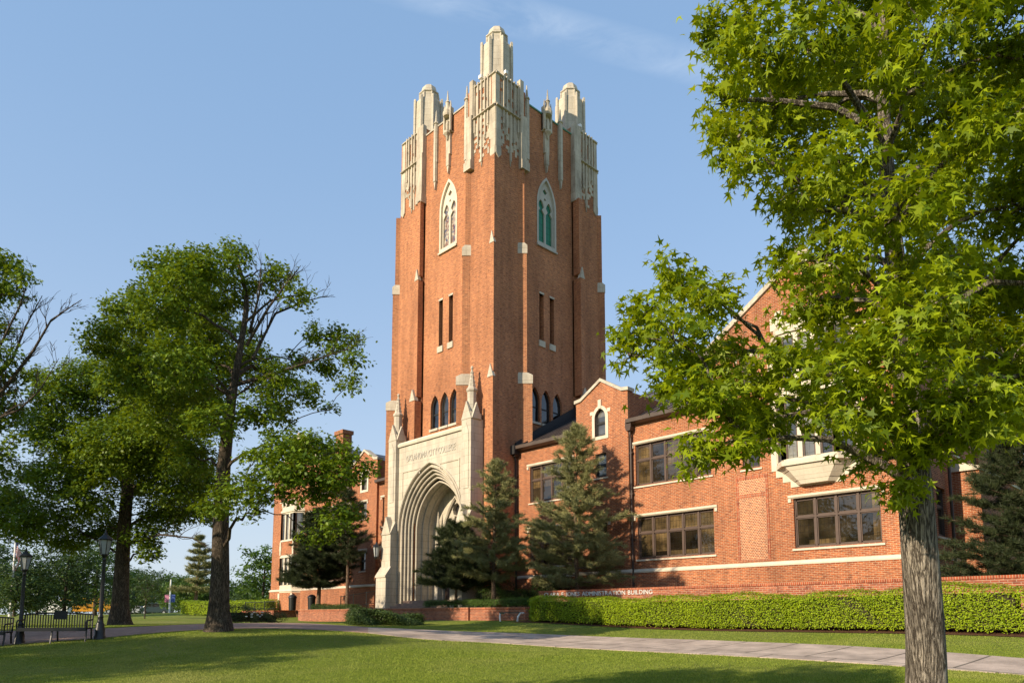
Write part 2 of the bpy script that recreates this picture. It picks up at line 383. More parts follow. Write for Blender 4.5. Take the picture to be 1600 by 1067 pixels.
def m_bark(name, c1, c2, sx=9, sz=1.6, strength=1.0):
    t = NT(name); mp = t.new('ShaderNodeMapping'); t.l.new(t.pos(), mp.inputs['Vector']); mp.inputs['Scale'].default_value = (sx, sx, sz)
    wob = t.new('ShaderNodeTexNoise'); wob.inputs['Scale'].default_value = 1.1; wob.inputs['Detail'].default_value = 5; t.l.new(mp.outputs[0], wob.inputs['Vector'])
    v = t.new('ShaderNodeVectorMath', operation='MULTIPLY_ADD'); t.l.new(wob.outputs['Color'], v.inputs[0]); v.inputs[1].default_value = (1.3, 1.3, 1.3); t.l.new(mp.outputs[0], v.inputs[2])
    n1 = t.noise(3.4, 6, v.outputs[0], 0.6); ridge = t.math('MULTIPLY', t.math('ABSOLUTE', t.math('SUBTRACT', n1, 0.5)), 4.2, True)
    n2 = t.noise(9.0, 5, mp.outputs[0], 0.7)
    h = t.math('ADD', t.math('MULTIPLY', ridge, 0.7), t.math('MULTIPLY', n2, 0.45))
    c = t.mix(1.0, t.ramp(h, [(0.26, c1), (0.56, c2)]), t.ramp(t.noise(2.3, 4, t.pos()), [(0.3, (0.78,)*3), (0.7, (1.15,)*3)]), 'MULTIPLY')
    return t.done(t.principled(c, 0.92, 0.15, normal=t.bump(h, strength, 0.03)))
M['gum_bark'] = m_bark('furrowed_grey_bark', (0.055, 0.044, 0.034), (0.40, 0.345, 0.28), 9, 0.75, 1.0)
M['oak_bark'] = m_bark('oak_bark', (0.035, 0.027, 0.02), (0.15, 0.118, 0.088), 6, 1.2, 0.8)
M['pine_bark'] = m_bark('pine_bark', (0.07, 0.045, 0.03), (0.26, 0.18, 0.12), 6, 2.0, 0.7)

def m_lawn():
    t = NT('lawn_grass')
    a = t.noise(0.25, 6, t.pos(), 0.6); b = t.noise(3.5, 6, t.pos(), 0.7); c = t.noise(45, 3, t.pos(), 0.7)
    col = t.ramp(b, [(0.3, (0.13, 0.175, 0.022)), (0.7, (0.24, 0.275, 0.055))])
    col = t.mix(t.ramp(a, [(0.48, (0,)*3), (0.72, (0.55,)*3)]), col, (0.34, 0.30, 0.11))
    col = t.mix(0.8, col, t.ramp(c, [(0.3, (0.55,)*3), (0.7, (1.35,)*3)]), 'MULTIPLY')
    return t.done(t.principled(col, 0.95, 0.1, normal=t.bump(c, 0.9, 0.05)))
M['lawn'] = m_lawn()
def m_path(name, c1, c2, bw, rh, joint, cm, var=0.2):
    t = NT(name); sp = t.new('ShaderNodeMapping'); t.l.new(t.pos(), sp.inputs['Vector']); sp.inputs['Rotation'].default_value = (0, 0, R(4))
    b = t.brick(sp.outputs[0], bw, rh, joint, c1, c2, cm, 0.5, 0.1)
    n = t.noise(1.2, 7, t.pos(), 0.65); f = t.noise(30, 3, t.pos())
    col = t.mix(1.0, b.outputs['Color'], t.ramp(n, [(0.3, (1-var,)*3), (0.7, (1+var,)*3)]), 'MULTIPLY')
    col = t.mix(0.5, col, t.ramp(f, [(0.3, (0.8,)*3), (0.7, (1.12,)*3)]), 'MULTIPLY')
    return t.done(t.principled(col, 0.9, 0.2))
M['concrete'] = m_path('pinkish_concrete', (0.43, 0.345, 0.28), (0.385, 0.305, 0.25), 1.55, 8.0, 0.03, (0.15, 0.125, 0.10), 0.38)
M['pavers'] = m_path('brick_pavers', (0.36, 0.235, 0.19), (0.29, 0.185, 0.15), 0.2, 0.1, 0.008, (0.27, 0.21, 0.17))
M['asphalt'] = m_plain('asphalt', (0.06, 0.06, 0.06), 0.9)
M['mulch'] = m_plain('mulch', (0.09, 0.045, 0.025), 0.95, 0.1, 0, 0.5, 18)
M['paving'] = m_plain('terrace_paving', (0.22, 0.15, 0.115), 0.9, 0.2, 0, 0.2, 4)
# ------------------------------------------------------------------ the lie of the land (thin-plate spline through measured points)
FAR_EDGE = [(-420,992,25),(-150,987,24.5),(0,984.5,24.5),(138,983,25.5),(180,981,26),(231,979.3,27),(325,973.8,29),(450,972.5,31),(535,977.5,29),(575,980.5,27.6),(700,985.5,26.3),(830,991,25.6),(1000,997.8,23.3),(1200,1006,20.2),(1412,1015,17.2),(1600,1029,15.2),(1900,1052,13)]
NEAR_EDGE = [(-420,1030,19),(-150,1018,19.5),(0,1008.5,20.3),(138,998.5,21.3),(180,996,21.8),(231,990,22.5),(325,984,23.6),(450,983.5,24.5),(535,986,24),(575,988,23.6),(663,998,22.4),(800,1007.5,22.0),(1000,1017,19.2),(1200,1027,16.6),(1412,1040,14.6),(1600,1056,13.3),(1900,1082,11.4)]
_cp = [tuple(at(*p)) for p in FAR_EDGE + NEAR_EDGE]
_cp += [tuple(at(*p)) for p in [(342,980,22.5),(155,998,21.2),(30,1004,20.6),(185,977,31),(265,966,46),(320,963.5,60),(120,964,62),(0,966,60),(200,960.5,95),(330,960,100),(60,961,100),(265,959.5,150),(60,960,150),(0,1067,13.6),(400,1067,13.6),(800,1067,13.5),(1200,1067,12.6),(836,971,30.4),(1230,985,22.5),(1600,992,18.2),(731,973,33.2),(600,971.5,39),(484,970,47)]]
_cp += [(0,0,-1.62),(6,-6,-1.7),(-8,3,-1.5),(-14,-3,-1.35),(8,7,-1.55),(-25,-8,-1.0),(-6,-20,-1.8),(15,22,-0.7),(-32,27,0.1),(-20,27,0.1),(-5,27,0.1),(-48,27,0.1),(-48,40,0.4),(-10,45,0.5),(20,-25,-1.8),(-50,-15,-0.6),(-70,10,0.0),(-75,30,0.5),
        (25,60,0.5),(-30,75,1.0),(-90,75,0.4),(-130,-30,0.2),(-160,60,0.3),(-160,140,0.6),(0,150,0.8),(120,60,0.5),(120,-60,-1.5),(0,-120,-2),(-120,-120,0),(-330,0,0.6),(-330,330,0.8),(0,330,0.8),(330,330,0.8),(330,0,0),(330,-330,0),(0,-330,-1),(-330,-330,1)]
_cp = np.array(_cp, float); _P = _cp[:, :2] / 50.0; _Z = _cp[:, 2]
def _tps(r2): return np.where(r2 > 1e-12, 0.5 * r2 * np.log(np.maximum(r2, 1e-12)), 0.0)
_n = len(_P); _K = _tps(((_P[:, None] - _P[None]) ** 2).sum(-1)) + np.eye(_n) * 0.004
_A = np.zeros((_n + 3, _n + 3)); _A[:_n, :_n] = _K; _A[:_n, _n] = 1; _A[:_n, _n+1:] = _P; _A[_n, :_n] = 1; _A[_n+1:, :_n] = _P.T
_w = np.linalg.solve(_A, np.concatenate([_Z, [0, 0, 0]]))
def ground_np(xy):
    q = np.asarray(xy, float) / 50.0; out = np.empty(len(q))
    for i in range(0, len(q), 20000):
        s = q[i:i+20000]; k = _tps(((s[:, None] - _P[None]) ** 2).sum(-1)); out[i:i+20000] = k @ _w[:_n] + _w[_n] + s @ _w[_n+1:]
    return out
def gz(x, y): return float(ground_np([(x, y)])[0])
def axis(lo, hi, a, b, fine, grow=1.22):
    xs = list(np.arange(a, b + 1e-6, fine)); s = fine; x = b
    while x < hi: s *= grow; x += s; xs.append(min(x, hi))
    s = fine; x = a
    while x > lo: s *= grow; x -= s; xs.insert(0, max(x, lo))
    return np.array(xs)
gx = axis(-900, 900, -60, 14, 0.5); gy = axis(-900, 900, -8, 34, 0.5)
GX, GY = np.meshgrid(gx, gy); gzv = ground_np(np.stack([GX.ravel(), GY.ravel()], 1))
far = np.maximum(np.abs(GX.ravel() + 25), np.abs(GY.ravel() - 15)); wgt = np.clip((far - 200) / 200, 0, 1)
gzv = gzv * (1 - wgt) + 0.6 * wgt
nx, ny = len(gx), len(gy)
gme = bpy.data.meshes.new('lawn')
gme.from_pydata(list(zip(GX.ravel(), GY.ravel(), gzv)), [], [[j*nx+i, j*nx+i+1, (j+1)*nx+i+1, (j+1)*nx+i] for j in range(ny-1) for i in range(nx-1)])
gme.polygons.foreach_set('use_smooth', [True] * len(gme.polygons)); gme.materials.append(M['lawn'])
lawn = bpy.data.objects.new('lawn', gme); COL.objects.link(lawn)
tag(lawn, 'mown green lawn sloping gently up towards the red brick building', 'lawn', kind='structure')

def strip(name, fa, ne, mat, label, cat, lift=0.02, across=10, sub=10):
    A = [Vector(at(*p)) for p in fa]; B = [Vector(at(*p)) for p in ne]
    def dense(P):
        o = []
        for i in range(len(P) - 1):
            p0, p1, p2, p3 = P[max(i-1, 0)], P[i], P[i+1], P[min(i+2, len(P)-1)]
            for k in range(sub):
                t = k / sub; o.append(0.5 * ((2*p1) + (p2-p0)*t + (2*p0-5*p1+4*p2-p3)*t*t + (3*p1-p0-3*p2+p3)*t*t*t))
        return o + [P[-1]]
    A, B = dense(A), dense(B); xy = []
    for a, b in zip(A, B):
        for j in range(across + 1): q = a.lerp(b, j / across); xy.append((q.x, q.y))
    z = ground_np(xy) + lift; w = across + 1; n = len(A)
    vs = [(x, y, zz) for (x, y), zz in zip(xy, z)]; base = len(vs)
    fs = [[i*w+j, i*w+j+1, (i+1)*w+j+1, (i+1)*w+j] for i in range(n-1) for j in range(across)]
    for j in (0, across):                      # the slab's edge going down into the turf
        vs += [(vs[i*w+j][0], vs[i*w+j][1], vs[i*w+j][2] - 0.12) for i in range(n)]
        fs += [[i*w+j, (i+1)*w+j, base+i+1, base+i] for i in range(n-1)]; base += n
    m = MB(); m.v = vs; m.f = fs; m.m = [0]*len(fs)
    o = m.build(name, mat); tag(o, label, cat, kind='structure')
    return [(v.x, v.y) for v in A] , [(v.x, v.y) for v in B]
k_l, k_r = 9, 9
pathA, pathB = strip('path', FAR_EDGE[:k_l+1], NEAR_EDGE[:k_l+1], M['pavers'], 'reddish paved path passing the benches and lamp posts', 'path')
walkA, walkB = strip('pavement', FAR_EDGE[k_r:], NEAR_EDGE[k_r:][0:1] + NEAR_EDGE[k_r+1:], M['concrete'], 'pale pinkish concrete walk crossing the lawn in front of the hedge', 'path')

# raised planting terrace behind the garden walls
tm = MB(); tm.prism([(-52.6,23.35),(-47.4,23.35),(-47.4,24.6),(-44.0,24.6),(-44.0,23.35),(-23.2,23.35),(-23.2,24.35),(-0.5,24.35),(-0.5,27.9),(-52.6,27.9)], 'z', -0.8, 0.42)
tm.build('terrace', M['mulch']); tag(bpy.data.objects['terrace'], 'raised planting terrace of dark mulch along the foot of the building', 'terrace', kind='structure')
fm = MB(); fm.prism([(-38.6,23.36),(-31.0,23.36),(-31.0,28.4),(-38.6,28.4)], 'z', -0.7, 0.46)
fm.build('pavement', M['paving']); tag(bpy.data.objects['pavement.001'], 'small paved forecourt in front of the stone entrance arch', 'pavement', kind='structure')
# street beyond the lawn
sm = MB(); a0, a1, b0, b1 = at(-500,960,128), at(420,959,150), at(-500,959,150), at(420,958,178)
pts = [[a0.lerp(a1, i/40).lerp(b0.lerp(b1, i/40), j/6) for j in range(7)] for i in range(41)]
flat = [p for r_ in pts for p in r_]; zz = ground_np([(p.x, p.y) for p in flat]) + 0.04
sm.v = [(p.x, p.y, z) for p, z in zip(flat, zz)]; sm.f = [[i*7+j, i*7+j+1, (i+1)*7+j+1, (i+1)*7+j] for i in range(40) for j in range(6)]; sm.m = [0]*len(sm.f)
sm.build('road', M['asphalt']); tag(bpy.data.objects['road'], 'grey street crossing far beyond the lawn', 'road', kind='structure')

bm_ = MB(); q = [(-22.6 + 0.5*i, 21.75 + 0.3*j) for i in range(46) for j in range(5)]; zz = ground_np(q) + 0.018
bm_.v = [(x, y, z) for (x, y), z in zip(q, zz)]; bm_.f = [[i*5+j, (i+1)*5+j, (i+1)*5+j+1, i*5+j+1] for i in range(45) for j in range(4)]; bm_.m = [0]*len(bm_.f)
tag(bm_.build('soil', M['mulch']), 'strip of brown soil under the long hedge', 'soil', kind='structure')
# ------------------------------------------------------------------ the tower
CX, CY, H = -33.1, 30.9, 4.6
GT, ZPAR, ZPIER, ZSTR, ZFOOT = 0.25, 31.03, 31.6, 29.5, 26.4
def face(k, p=0.0):
    """face-local (s to the right seen from outside, d outwards from the pier front, z)"""
    def T(s, d, z):
        d = d + H
        return [(CX + s, CY - d, z), (CX + d, CY + s, z), (CX - s, CY + d, z), (CX - d, CY - s, z)][k]
    return T
PL = lambda s, z, d: (s, d, z)
tower = thing('brick_tower', (CX, CY, GT), 'tall square red brick tower with pale stone crowned corners above the entrance arch', 'tower')
wall = MB()
# centre walls with their openings, front and right; plain ones behind
def openings(k):
    m = 1 if k == 0 else -1
    o = [arch_hole(0.75, 22.45, 25.1, 26.88, 8, 0.22*m)]
    o += [rect(c*1.0 - 0.19, c + 0.19, 16.35, 19.3) for c in ((-0.42, 0.55) if k == 0 else (-0.70, 0.22))]
    o += [arch_hole(0.40, 11.3, 12.6, 13.42, 6, c) for c in ((-0.92, 0.02, 0.92) if k == 0 else (-1.3, -0.34, 0.66))]
    return o
for k in range(4):
    wall.T = face(k)
    if k in (0, 1):
        hs = openings(k); outer = rect(-2.82 if k == 0 else -2.62, 2.62, GT, ZPAR)
        if k == 0: hs = hs + [arch_hole(2.31, 0.5, 5.2, 8.0, 14, -0.3)]
        wall.plate(outer, hs, -0.10, -0.50, PL)
        wall.add([(-2.62,-0.10,ZPAR),(2.62,-0.10,ZPAR),(2.62,-0.7,ZPAR),(-2.62,-0.7,ZPAR)], [[0,1,2,3]])
        wall.add([(-2.62,-0.7,ZPAR),(2.62,-0.7,ZPAR),(2.62,-0.7,27.5),(-2.62,-0.7,27.5)], [[0,1,2,3]])
    else:
        wall.box(-2.62, 2.62, -0.7, -0.10, GT, ZPAR)
wall.T = None
for sx in (-1, 1):
    for sy in (-1, 1):
        x0, x1 = sorted((CX + sx*2.15, CX + sx*H)); y0, y1 = sorted((CY + sy*2.15, CY + sy*H))
        if sx < 0: x0 -= 0.15
        if (sx, sy) == (-1, -1):
            wall.box(x0, CX - 2.7, y0, y1, GT, 8.2); wall.box(x0, x1, y0, y1, 8.2, ZPIER - 0.02)
        else: wall.box(x0, x1, y0, y1, GT, ZPIER - 0.02)
wall.box(CX-3.8, CX+3.8, CY-3.8, CY+3.8, 27.5, 29.6)
wall.build('wall', M['tower_brick'], tower)
# dark inner linings so that the openings do not look through the tower
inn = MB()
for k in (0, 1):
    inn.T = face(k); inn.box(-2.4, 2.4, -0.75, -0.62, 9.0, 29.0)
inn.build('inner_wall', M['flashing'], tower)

ZB = [GT, 13.25, 21.1, 26.45]
def finish(b, c):
    o = b.build('buttress', M['tower_brick'], tower)
    for q in c: q.build('buttress_cap', M['stone'], o)
def gabled_buttress(k, edge, dirn, wd, pr, z0=GT):
    """narrow buttress in three stages, each with a little gabled cap; edge is its fixed side, dirn where the width goes"""
    b, cs = MB(face(k)), []; zb = [z0] + ZB[1:]
    for i in range(3):
        s0, s1 = sorted((edge, edge + dirn*wd[i]))
        b.box(s0, s1, -0.2, pr[i], zb[i] + (0.3 if i else 0), zb[i+1])
        if i < 2:
            c = MB(face(k)); cs.append(c); e = 0.03; z = zb[i+1]; p0, p1 = pr[i] + e, pr[i+1] - 0.02; m = (s0 + s1)/2
            c.add([(s0-e, p0, z), (s1+e, p0, z), (m, p0, z+0.75), (s0-e, p1-0.1, z), (s1+e, p1-0.1, z), (m, p1-0.1, z+0.75)], [[0,1,2],[0,2,5,3],[1,4,5,2],[0,3,4,1],[3,5,4]])
    finish(b, cs)
def angled_buttress(k, edge, dirn, pr, z0=GT, corner=False):
    """buttress set cornerwise on the wall; edge is where its broad slanting face meets the wall"""
    b, cs = MB(face(k)), []; zb = [z0] + ZB[1:]
    def poly(p, e=0.0):
        a, m, z = edge - dirn*e, edge + dirn*p, edge + dirn*(2*p + e)
        return [(a, -0.06), (a, 0.0), (m, p + e), (z, 0.0), (z, -0.06)] if not corner else [(edge - dirn*e, 0), (m, p + e), (z, 0), (m, -p - e)]
    for i in range(3):
        b.prism(poly(pr[i]), 'z', zb[i] + (0.3 if i else 0), zb[i+1])
        if i < 2:
            c = MB(face(k)); cs.append(c); z = zb[i+1]; q0, q1 = poly(pr[i], 0.05), poly(pr[i+1], 0.02); n = len(q0)
            c.prism(q0, 'z', z, z + 0.5)
            c.add([(x, y, z + 0.5) for x, y in q0] + [(x, y, z + 0.66) for x, y in q1], [[j, (j+1) % n, n + (j+1) % n, n + j] for j in range(n)] + [list(range(n, 2*n))])
    finish(b, cs)
angled_buttress(0, 2.45, -1, (0.54, 0.33, 0.23), 10.7)
angled_buttress(0, -4.74, -1, (0.50, 0.30, 0.21), GT, True)
gabled_buttress(0, -2.15, -1, (0.50, 0.34, 0.30), (0.52, 0.38, 0.30), 10.7)
gabled_buttress(0, 4.605, -1, (0.42, 0.32, 0.28), (0.16, 0.12, 0.09))
angled_buttress(1, -2.76, 1, (0.56, 0.35, 0.25))
angled_buttress(1, 4.59, 1, (0.42, 0.31, 0.2), GT, True)
gabled_buttress(1, 2.15, 1, (0.50, 0.36, 0.32), (0.66, 0.58, 0.5))
gabled_buttress(3, -2.15, -1, (0.50, 0.34, 0.30), (0.52, 0.38, 0.30)); gabled_buttress(2, -2.15, -1, (0.50, 0.34, 0.30), (0.52, 0.38, 0.30))
angled_buttress(3, 2.45, -1, (0.54, 0.33, 0.23))

# stone crowns of the corner piers
rr = random.Random(5)
for cx_, cy_, vis in ((1, -1, ((0, 1), (1, -1))), (-1, -1, ((0, -1), (3, 1))), (1, 1, ((1, 1), (2, -1))), (-1, 1, ((2, 1), (3, -1)))):
    cl = MB(); rib = MB()
    for k, s in vis:
        cl.T = face(k); rib.T = face(k)
        lo, hi = 2.15, 4.6
        def S(a, b): return (a, b) if s > 0 else (-b, -a)
        # inner edge pilaster standing on the buttress, corner pilaster
        near = (cx_, cy_) == (1, -1)
        for (a, b, d, z0, z1) in ((2.08, 2.72, 0.30, 26.36, 26.9), (2.26 if near else 2.12, 2.72, 0.25, 26.9, 29.75), (2.46 if near else 2.13, 2.76, 0.18, 29.75, 32.05 if near else 31.75), (2.2, 2.55, 0.0, 32.05, 32.05+1e-3),
                                  (4.22, 4.62, 0.06, 26.9, ZSTR+0.2), (4.3, 4.62, 0.03, ZSTR+0.2, ZPIER+0.12)):
            if z1 - z0 < 0.01: continue
            a_, b_ = S(a, b); cl.box(a_, b_, -0.1, d, z0, z1)
        a_, b_ = S(4.2, 4.622); cl.prism([((a_+b_)/2, 26.3), (b_, 26.55), (b_, 26.95), (a_, 26.95), (a_, 26.55)], 'y', -0.05, 0.075)
        # toothed facing: rows of stone blocks thinning out downwards
        nc = 11; w = (4.22 - 2.6) / nc; rh = 0.2
        drip = [0.25 + 0.75*abs(math.sin(i*1.9 + 0.6)) for i in range(nc)]
        for i in range(nc):
            a_, b_ = S(2.6 + i*w, 2.6 + (i+1)*w)
            bottom = ZSTR - 0.2 - (1.55 + 1.15*drip[i]*(1 - abs(i - 5)/8)) - rr.random()*0.3
            z = ZPIER - 0.02
            while z > bottom:
                up = z > ZSTR; f = (z - bottom) / (ZSTR - bottom)
                pr = (0.88 if i not in (3, 4, 7) or abs(z - 30.6) > 0.6 else 0.12) if up else min(0.93, 0.30 + 0.75*f)
                if rr.random() < pr: cl.box(a_, b_, -0.05, 0.028 + 0.004*rr.random(), z - rh, z)
                z -= rh
        # upright ribs, some hanging below as drips
        for j, (f, ext) in enumerate(((0.14, 0.9), (0.34, 1.75), (0.52, 3.0), (0.72, 1.5), (0.88, 0.9))):
            sm_ = 2.6 + f*(4.22 - 2.6); z0 = ZSTR - ext
            a_, b_ = S(sm_ - 0.04, sm_ + 0.04); rib.box(a_, b_, -0.02, 0.13, ZSTR + 0.06, ZPIER + 0.1)
            a_, b_ = S(sm_ - 0.055, sm_ + 0.055); rib.box(a_, b_, -0.02, 0.11, z0, ZSTR - 0.08)
            c_ = (a_ + b_)/2; rib.prism([(c_, z0 - 0.32), (b_ - 0.02, z0), (a_ + 0.02, z0)], 'y', -0.02, 0.08)
        # string course and coping
        for z, d in ((ZSTR, 0.19), (ZPIER - 0.04, 0.12)):
            a_, b_ = S(2.6, 4.62); rib.prism([(-0.05, z - 0.07), (d, z - 0.02), (d, z + 0.03), (-0.05, z + 0.13)], 'x', a_, b_)
    cr = cl.build('stone_crown', M['old_stone'], tower); rib.build('stone_rib', M['old_stone'], cr)
    # eight sided turret
    tx, ty = CX + cx_*(H - 1.22), CY + cy_*(H - 1.22)
    t = MB(); c8 = math.pi/8; q = 1/math.cos(c8)
    t.lathe((tx, ty, 0), [(1.0*q, ZPIER-0.4), (1.0*q, ZPIER+0.15), (0.88*q, ZPIER+0.35), (0.84*q, 34.36), (0.80*q, 34.5), (0.60*q, 34.55), (0.60*q, 35.05), (0.67*q, 35.1), (0.66*q, 35.17), (0.52*q, 35.2), (0.50*q, 35.42), (0.43*q, 35.66), (0.25*q, 35.84), (0.06, 35.92)], 8, c8)
    for j in range(8):
        a = c8 + j*math.pi/4; rx, ry = tx + 0.90*q*math.cos(a), ty + 0.90*q*math.sin(a)
        t.lathe((rx, ry, 0), [(0.10, ZPIER), (0.10, 34.5), (0.07, 34.62)], 4, a)
        t.lathe((tx + 0.62*q*math.cos(a), ty + 0.62*q*math.sin(a), 0), [(0.05, 34.5), (0.05, 35.05)], 4, a)
    tu = t.build('turret', M['stone'], tower)
    if (cx_, cy_) in ((1, -1), (1, 1)):
        for dx, dy in ((0.95, -0.25), (-0.2, -1.0)):
            fl = MB(); fl.tube([(tx+dx, ty+dy, ZPIER-0.1), (tx+dx, ty+dy, ZPIER+0.42), (tx+dx*1.12, ty+dy*1.12, ZPIER+0.5)], 0.035, 6)
            fl.box(tx+dx*1.1-0.13, tx+dx*1.1+0.13, ty+dy*1.1-0.09, ty+dy*1.1+0.09, ZPIER+0.45, ZPIER+0.66)
            fl.build('floodlight', M['white_paint'], tu)
# parapet coping, hanging strips with finials, canopied niche
for k in (0, 1):
    m = 1 if k == 0 else -1
    c = MB(face(k)); c.prism([(-0.62, ZPAR - 0.01), (-0.04, ZPAR - 0.01), (-0.04, ZPAR + 0.08), (-0.33, ZPAR + 0.15), (-0.62, ZPAR + 0.08)], 'x', -2.16, 2.16)
    c.build('parapet_coping', M['copper'] if k == 1 else M['stone'], tower)
    for s in (2.0*m, -1.02*m):
        st = MB(face(k))
        st.box(s - 0.16, s + 0.16, -0.15, 0.03, 28.6, 31.06); st.box(s - 0.10, s + 0.10, -0.15, 0.10, 27.3, 31.1); st.box(s - 0.13, s + 0.13, -0.15, 0.02, 27.3, 28.6)
        st.prism([(s, 26.75), (s + 0.09, 27.3), (s - 0.09, 27.3)], 'y', -0.15, 0.06)
        x, y, _ = face(k)(s, -0.02, 0); st.T = None
        st.lathe((x, y, 0), [(0.12, 31.0), (0.12, 31.2), (0.19, 31.24), (0.17, 31.32), (0.09, 31.4), (0.03, 32.15), (0.0, 32.2)], 8)
        st.build('finial', M['stone'], tower)
    s = 0.28*m; st = MB(face(k))
    st.box(s - 0.36, s + 0.36, -0.15, 0.02, 29.9, 31.1); st.box(s - 0.36, s - 0.24, -0.1, 0.16, 29.95, 31.5); st.box(s + 0.24, s + 0.36, -0.1, 0.16, 29.95, 31.5)
    st.box(s - 0.2, s + 0.2, -0.15, 0.05, 28.5, 29.95); st.box(s - 0.13, s + 0.13, -0.15, 0.09, 27.75, 28.5); st.prism([(s, 27.25), (s + 0.1, 27.75), (s - 0.1, 27.75)], 'y', -0.15, 0.06)
    x, y, _ = face(k)(s, 0.1, 0); st.T = None
    st.lathe((x, y, 0), [(0.05, 29.45), (0.12, 29.7), (0.24, 29.85), (0.24, 29.98)], 8)
    st.lathe((x, y, 0), [(0.27, 31.0), (0.30, 31.1), (0.30, 31.3), (0.2, 31.5), (0.13, 31.7), (0.13, 31.9), (0.17, 31.95), (0.07, 32.1), (0.02, 32.75)], 8)
    for q_ in (-0.3, 0.3):
        X_, Y_, _ = face(k)(s + q_, 0.1, 0); st.lathe((X_, Y_, 0), [(0.07, 31.5), (0.02, 31.95)], 6)
    st.lathe((x, y, 0), [(0.05, 30.0), (0.11, 30.1), (0.12, 30.5), (0.07, 30.62), (0.06, 30.75)], 8)
    st.build('canopied_niche', M['old_stone'], tower)

def cusp_light(c, hw, z0, zs, za): return arch_hole(hw, z0, zs, za, 5, c)
for k in (0, 1):
    m = 1 if k == 0 else -1; c = 0.22*m; T = face(k)
    # tall belfry window: stone surround, two lights, tracery
    s = MB(T); hole = arch_hole(0.72, 22.62, 25.1, 26.8, 8, c)
    s.plate(arch_hole(0.86, 22.3, 25.1, 27.0, 8, c), [hole], -0.075, -0.32, PL)
    s.prism([(-0.12, 22.3), (0.02, 22.28), (0.02, 22.38), (-0.3, 22.66), (-0.3, 22.3)], 'x', c - 0.88, c + 0.88)
    holes = [cusp_light(c - 0.35, 0.29, 22.72, 24.85, 25.5), cusp_light(c + 0.35, 0.29, 22.72, 24.85, 25.5),
             circle(c, 26.1, 0.2, 4), circle(c, 25.6, 0.10, 4)]
    s.plate(arch_hole(0.73, 22.6, 25.1, 26.82, 8, c), holes, -0.22, -0.34, PL)
    for q_ in (-0.35, 0.35):
        for e in (-1, 1):
            s.prism([(c+q_+e*0.295, 24.6), (c+q_+e*0.1, 24.85), (c+q_+e*0.295, 25.1)], 'y', -0.32, -0.225)
    w = s.build('belfry_window', M['grey_stone'] if k == 1 else M['trim_stone'], tower)
    g = MB(T); g.add([(x, -0.33, z) for x, z in arch_hole(0.72, 22.64, 25.1, 26.8, 8, c)], [list(range(19))])
    g.build('glass', M['green_glass'] if k == 1 else M['stained'], w)
    # slit windows
    for q_ in ((-0.42, 0.55) if k == 0 else (-0.70, 0.22)):
        g = MB(T); g.box(q_ - 0.02, q_ + 0.02, -0.42, -0.36, 16.37, 19.3); w = g.build('slit_window', M['frame'], tower)
        s = MB(T); s.box(q_ - 0.21, q_ + 0.21, -0.3, -0.07, 19.3, 19.42); s.build('lintel', M['stone'], w)
        s = MB(T); s.box(q_ - 0.26, q_ + 0.26, -0.3, -0.03, 16.0, 16.37); s.build('sill', M['stone'], w)
        g = MB(T); g.box(q_ - 0.18, q_ + 0.18, -0.5, -0.42, 16.37, 19.3); g.build('glass', M['glass_dark'], w)
    # lancets over the arch
    for q_ in ((-0.92, 0.02, 0.92) if k == 0 else (-1.3, -0.34, 0.66)):
        s = MB(T); s.plate(arch_hole(0.40, 11.3, 12.6, 13.42, 6, q_), [arch_hole(0.32, 11.38, 12.6, 13.3, 6, q_)], -0.24, -0.3, PL)
        s.box(q_ - 0.28, q_ + 0.28, -0.30, -0.25, 12.2, 12.27)
        w = s.build('lancet_window', M['dark_frame'], tower)
        g = MB(T); g.add([(x, -0.28, z) for x, z in arch_hole(0.325, 11.36, 12.6, 13.3, 6, q_)], [list(range(15))]); g.build('glass', M['glass_dark'], w)
        g = MB(T); g.box(q_ - 0.42, q_ + 0.42, -0.3, 0.0, 11.16, 11.3); g.build('sill', M['stone'], w)
# ------------------------------------------------------------------ stone entrance arch, part of the tower
def text_mesh(s, size, extrude, spacing=1.0):
    cu = bpy.data.curves.new('t', 'FONT'); cu.body = s; cu.size = size; cu.extrude = extrude; cu.align_x = 'CENTER'; cu.space_character = spacing
    ob = bpy.data.objects.new('t', cu); COL.objects.link(ob)
    dg = bpy.context.evaluated_depsgraph_get(); me = bpy.data.meshes.new_from_object(ob.evaluated_get(dg))
    vs = [tuple(v.co) for v in me.vertices]; fs = [list(p.vertices) for p in me.polygons]
    bpy.data.objects.remove(ob); bpy.data.curves.remove(cu); bpy.data.meshes.remove(me)
    return vs, fs
PC, PY, PZ0, PZ1 = -33.4, 25.62, 0.4, 10.55
po = MB()
T0 = lambda s, d, z: (PC + s, d, z)
po.T = T0
po.plate(rect(-3.2, 3.2, PZ0, PZ1), [arch_hole(3.05, PZ0+0.001, 5.15, 9.0, 14)], PY, PY + 0.02, PL)
po.box(-3.2, 3.2, PY + 0.7, 26.15, 9.3, PZ1)
po.add([(-3.2, PY, PZ1), (3.2, PY, PZ1), (3.2, 26.3, PZ1), (-3.2, 26.3, PZ1)], [[0,1,2,3]])
